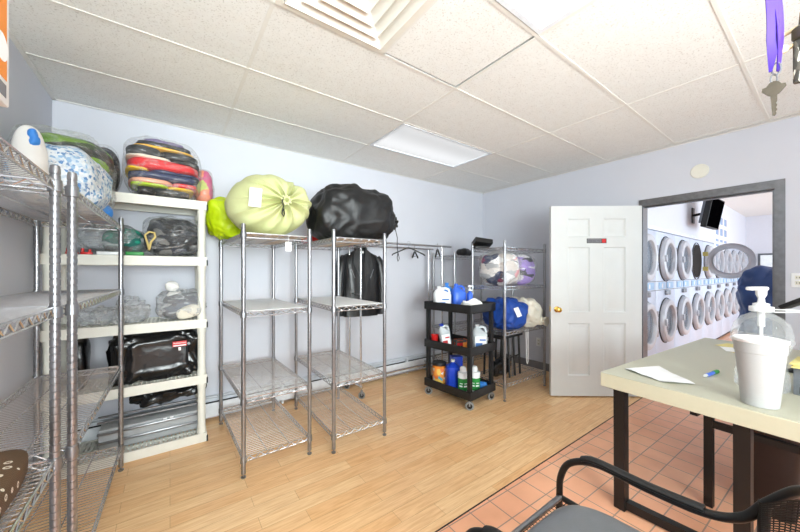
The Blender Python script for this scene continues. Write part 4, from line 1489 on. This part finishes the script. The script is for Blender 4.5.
part('barrel', MB().tube((-.06, 0, .009), (.03, 0, .009), .009, 12), 'blue_plastic', t)
part('cap', MB().tube((.03, 0, .009), (.085, 0, .009), .0105, 12), 'green_plastic', t, label='green cap')
part('grip', MB().tube((-.085, 0, .009), (-.06, 0, .009), .0075, 12), 'white_plastic', t)
for k, (x, y, r_, lb, m_) in enumerate(((3.40, .46, 20, 'white paper slip on the desk just behind the pump jar', 'paper'), (3.58, .50, -15, 'yellowed paper slip farthest back on the desk', 'yellow_paper'), (3.30, .38, 40, 'yellowed paper slip partly under the white slip', 'yellow_paper'))):
    solo('paper_slip', MB().box(-.09, .09, -.05, .05, 0, .0012), m_, lb, 'paper', (x, y, .7605 + (.0016 if k == 0 else 0)), R(r_), 'paper slips on the desk')
# file box with papers at the right
t = thing('file_box', 'grey card file box on the right of the desk', 'box', (2.50, .03, .7605), R(-8))
part('box', MB().rbox(-.10, .10, -.11, .08, 0, .13, .003), 'grey_box', t)
part('label_slot', MB().box(-.1012, -.1, -.02, .06, .01, .04), 'black_print', t)
solo('paper_stack', MB().box(-.12, .11, -.12, .09, 0, .007).box(-.11, .12, -.11, .085, .007, .014).box(-.115, .105, -.12, .095, .014, .021), 'yellow_paper', 'stack of yellowed papers on the grey file box', 'papers', (2.50, .03, .891), R(-4))
solo('tissue', MB().blob((0, 0, .025), (.08, .07, .03), .9, .02, 14, 151, 32, 18, 0), 'paper', 'crumpled white tissue on the stack of yellowed papers', 'tissue', (2.52, .03, .9125), 0)
t = thing('card_terminal', 'black tilted handset at the right edge above the file box', 'handset', (2.95, .10, .7605), R(-20))
part('stand', MB().rbox(-.06, .06, -.06, .06, 0, .02, .006).tube((0, 0, .02), (0, 0, .42), .014), 'black_plastic', t)
part('handset', MB().rbox(-.05, .05, -.11, .11, -.012, .012, .006), 'black_plastic', t, (0, 0, .43), (R(-32), 0, 0))
# bin under the desk
t = thing('waste_bin', 'dark brown plastic waste bin under the desk', 'bin', (2.78, .215, -.002), R(-4))
part('bin', MB().loft([rrect(.22, .18, 0, .45), rrect(.23, .19, .01, .45), rrect(.32, .25, .60, .45), rrect(.34, .27, .605, .45), rrect(.34, .27, .625, .45), rrect(.305, .235, .625, .45), rrect(.22, .175, .02, .45)]), 'brown_bin', t)

# ================================================================== CHAIR (faces the shelves, its right arm shows)
def arm_chair():
    t = thing('arm_chair', 'black tube armchair with grey vinyl seat and mesh back, by the desk', 'chair', (.995, .36, 0), 0)
    # local: seat between x -.29..+.29, front at +y .29
    def bez(pts, n=8):
        out = []
        P = [Vector(p) for p in pts]
        for i in range(len(P) - 1):
            p0, p1, p2, p3 = P[max(0, i - 1)], P[i], P[i + 1], P[min(len(P) - 1, i + 2)]
            for k in range(n):
                s = k / n
                out.append(.5 * ((2 * p1) + (p2 - p0) * s + (2 * p0 - 5 * p1 + 4 * p2 - p3) * s * s + (3 * p1 - p0 - 3 * p2 + p3) * s ** 3))
        out.append(P[-1])
        return out
    for s in (-1, 1):
        X = s * .285
        pts = [(X, .315, .0), (X, .305, .25), (X, .302, .43), (X, .296, .52), (X, .258, .592), (X, .165, .632), (X, .01, .628), (X, -.125, .634), (X + s * .006, -.205, .665), (X, -.252, .735), (s * .25, -.31, .815), (s * .14, -.355, .858), (s * .002, -.366, .868)]
        fr_ = part('arm_frame', MB().path(bez(pts), .0125, 10), 'black_metal', t)
        part('arm_pad', MB().path(bez([(X, .215, .629), (X, .165, .644), (X, .01, .640), (X, -.13, .646)], 6), .010, 10, rx=.017), 'black_plastic', fr_)
        part('rear_leg', MB().path(bez([(X, -.33, 0), (X, -.29, .25), (X, -.25, .46), (X, -.245, .60), (X, -.247, .735)]), .0125, 10), 'black_metal', t)
        part('seat_rail', MB().tube((X, .30, .435), (X, -.245, .42), .011, 10), 'black_metal', t)
    part('front_rail', MB().tube((-.285, .297, .437), (.285, .297, .437), .011, 10), 'steel', t)
    part('rear_rail', MB().tube((-.285, -.248, .42), (.285, -.248, .42), .011, 10), 'black_metal', t)
    sl = MB()
    for i in range(30):
        x = -.27 + .54 * i / 29
        sl.tube((x, .295, .435), (x, -.245, .42), .0016, 4)
    for i in range(28):
        y = -.24 + .53 * i / 27
        sl.tube((-.285, y, .429), (.285, y, .429), .0016, 4)
    part('seat_mesh', sl, 'black_plastic', t)
    bk = MB()
    def bp(u, v):
        # u across -1..1, v up 0..1
        top = Vector((u * .272, -.366 + .125 * abs(u) ** 2.6, .866 - .135 * abs(u) ** 3))
        low = Vector((u * .278, -.335 + .09 * u * u, .50))
        return low.lerp(top, v)
    for i in range(48):
        u = -1 + 2 * i / 47
        bk.path([bp(u, k / 12) for k in range(13)], .0017, 4)
    for i in range(44):
        v = i / 43
        bk.path([bp(-1 + 2 * k / 12, v) for k in range(13)], .0021, 4)
    part('back_mesh', bk, 'black_plastic', t)
    part('seat_cushion', MB().blob((0, -.005, .470), (.266, .250, .044), .55, .003, 6, 3, 56, 22), 'grey_vinyl', t)
    part('lumbar_pad', MB().blob((0, -.285, .60), (.19, .024, .075), .7, .003, 6, 4, 40, 20), 'grey_vinyl', t)
    return t


arm_chair()

# ================================================================== HANGING KEYS near the camera
hook_z = 2.2
t = thing('key_rail', 'wooden key rail hung from the ceiling', 'key rail', (.93, .05, 0))
part('rail', MB().rbox(-.12, .16, -.012, .012, 2.20, 2.24, .004), 'wood_stick', t)
for x in (-.1, .14):
    part('hanger_rod', MB().tube((x, 0, 2.235), (x, 0, CEIL - .006), .004), 'steel', t)
for x in (-.035, .035):
    part('hook', MB().path([(x, -.012, 2.22), (x, -.03, 2.215), (x, -.034, 2.205), (x, -.034, 2.195)], .002, 6), 'steel', t)
t = thing('key_on_lanyard', 'nickel door key hanging on a purple ribbon lanyard', 'key', (.896, .068, 1.668), R(-85))
rb = []
# ribbon: two flat straps with a slow twist
for s in (0, 1):
    m_ = MB()
    vs, fs = [], []
    n = 40
    for i in range(n + 1):
        q = i / n
        zz = .047 + (hook_z - 1.668 - .06) * q
        wid = .0072 + .002 * math.sin(q * 9 + s) - .005 * max(0, 1 - q * 8)
        tw = (s * .5 + .7 * math.sin(q * 6 + s * 1.2))
        cx_ = (.005 if s else -.004) * (1 - .3 * q) + .003 * math.sin(q * 11)
        cy_ = (.004 if s else -.004) + .006 * q
        dx, dy = math.cos(tw) * wid, math.sin(tw) * wid
        nx_, ny_ = -math.sin(tw) * .0008, math.cos(tw) * .0008
        vs += [(cx_ - dx - nx_, cy_ - dy - ny_, zz), (cx_ + dx - nx_, cy_ + dy - ny_, zz), (cx_ + dx + nx_, cy_ + dy + ny_, zz), (cx_ - dx + nx_, cy_ - dy + ny_, zz)]
    for i in range(n):
        for q in range(4):
            fs.append((i * 4 + q, i * 4 + (q + 1) % 4, i * 4 + 4 + (q + 1) % 4, i * 4 + 4 + q))
    part('ribbon', m_.add(vs, fs), 'purple', t)
part('split_ring', MB().path([(.0055 * math.cos(q) + .003, .002, .052 + .011 * math.sin(q)) for q in [2 * PI * i / 24 for i in range(24)]], .0014, 6, True).path([(.004 * math.cos(q), .0, .034 + .009 * math.sin(q)) for q in [2 * PI * i / 20 for i in range(20)]], .0012, 6, True), 'steel', t)
# key outline: clover bow, collar, cut blade
kp = [(-.0045, .000), (-.002, -.036), (.0015, -.038), (.0035, -.034), (.0028, -.030), (.0045, -.027), (.003, -.023), (.0045, -.019), (.003, -.015), (.0045, -.011), (.0045, .0), (.008, .002), (.0165, .012), (.0155, .017), (.010, .018), (.006, .024), (.0, .026), (-.006, .024), (-.010, .018), (-.0155, .017), (-.0165, .012), (-.008, .002)]
kp = [(x * .9, z_) for x, z_ in kp]
n = len(kp)
vs = [(x, -.0012, z_ + .004) for x, z_ in kp] + [(x, .0012, z_ + .004) for x, z_ in kp]
part('key', MB().add(vs, [tuple(range(n)), tuple(range(2 * n - 1, n - 1, -1))] + [(i, (i + 1) % n, n + (i + 1) % n, n + i) for i in range(n)]), 'key_metal', t)

t = thing('key_bunch', 'bunch of keys with a dark patterned fob and wooden stick at the top right edge', 'keys', (.935, .036, 1.70), R(-85))
part('cord', MB().tube((.0, .0, .12), (.0, .0, hook_z - 1.70 - .002), .0025, 6), 'steel', t)
M['fob'] = patches('patterned_fob', [(60, 56, 50), (220, 214, 200), (90, 84, 74), (40, 38, 34)], 160, (1, 1, .4), .5)
part('fob', MB().rbox(-.012, .014, -.006, .006, -.005, .075, .004), 'fob', t)
part('fob_cap', MB().lathe([(.012, .075), (.014, .078), (.014, .094), (.006, .10), (.004, .125), (.001, .126)], 16), 'key_metal', t)
part('stick', MB().path([(-.035, 0, .088), (-.01, .002, .098), (.03, .004, .115)], .0035, 8), 'wood_stick', t)
part('bead', MB().blob((-.026, 0, .066), (.010, .008, .0075), .9, 0, 1, 0, 16, 10).tube((-.02, 0, .066), (.005, 0, .07), .004, 8), 'wood_stick', t)
part('key', MB().rbox(-.002, .010, -.008, -.005, -.045, -.005, .002).rbox(.004, .012, .003, .005, -.06, -.02, .002), 'key_metal', t)
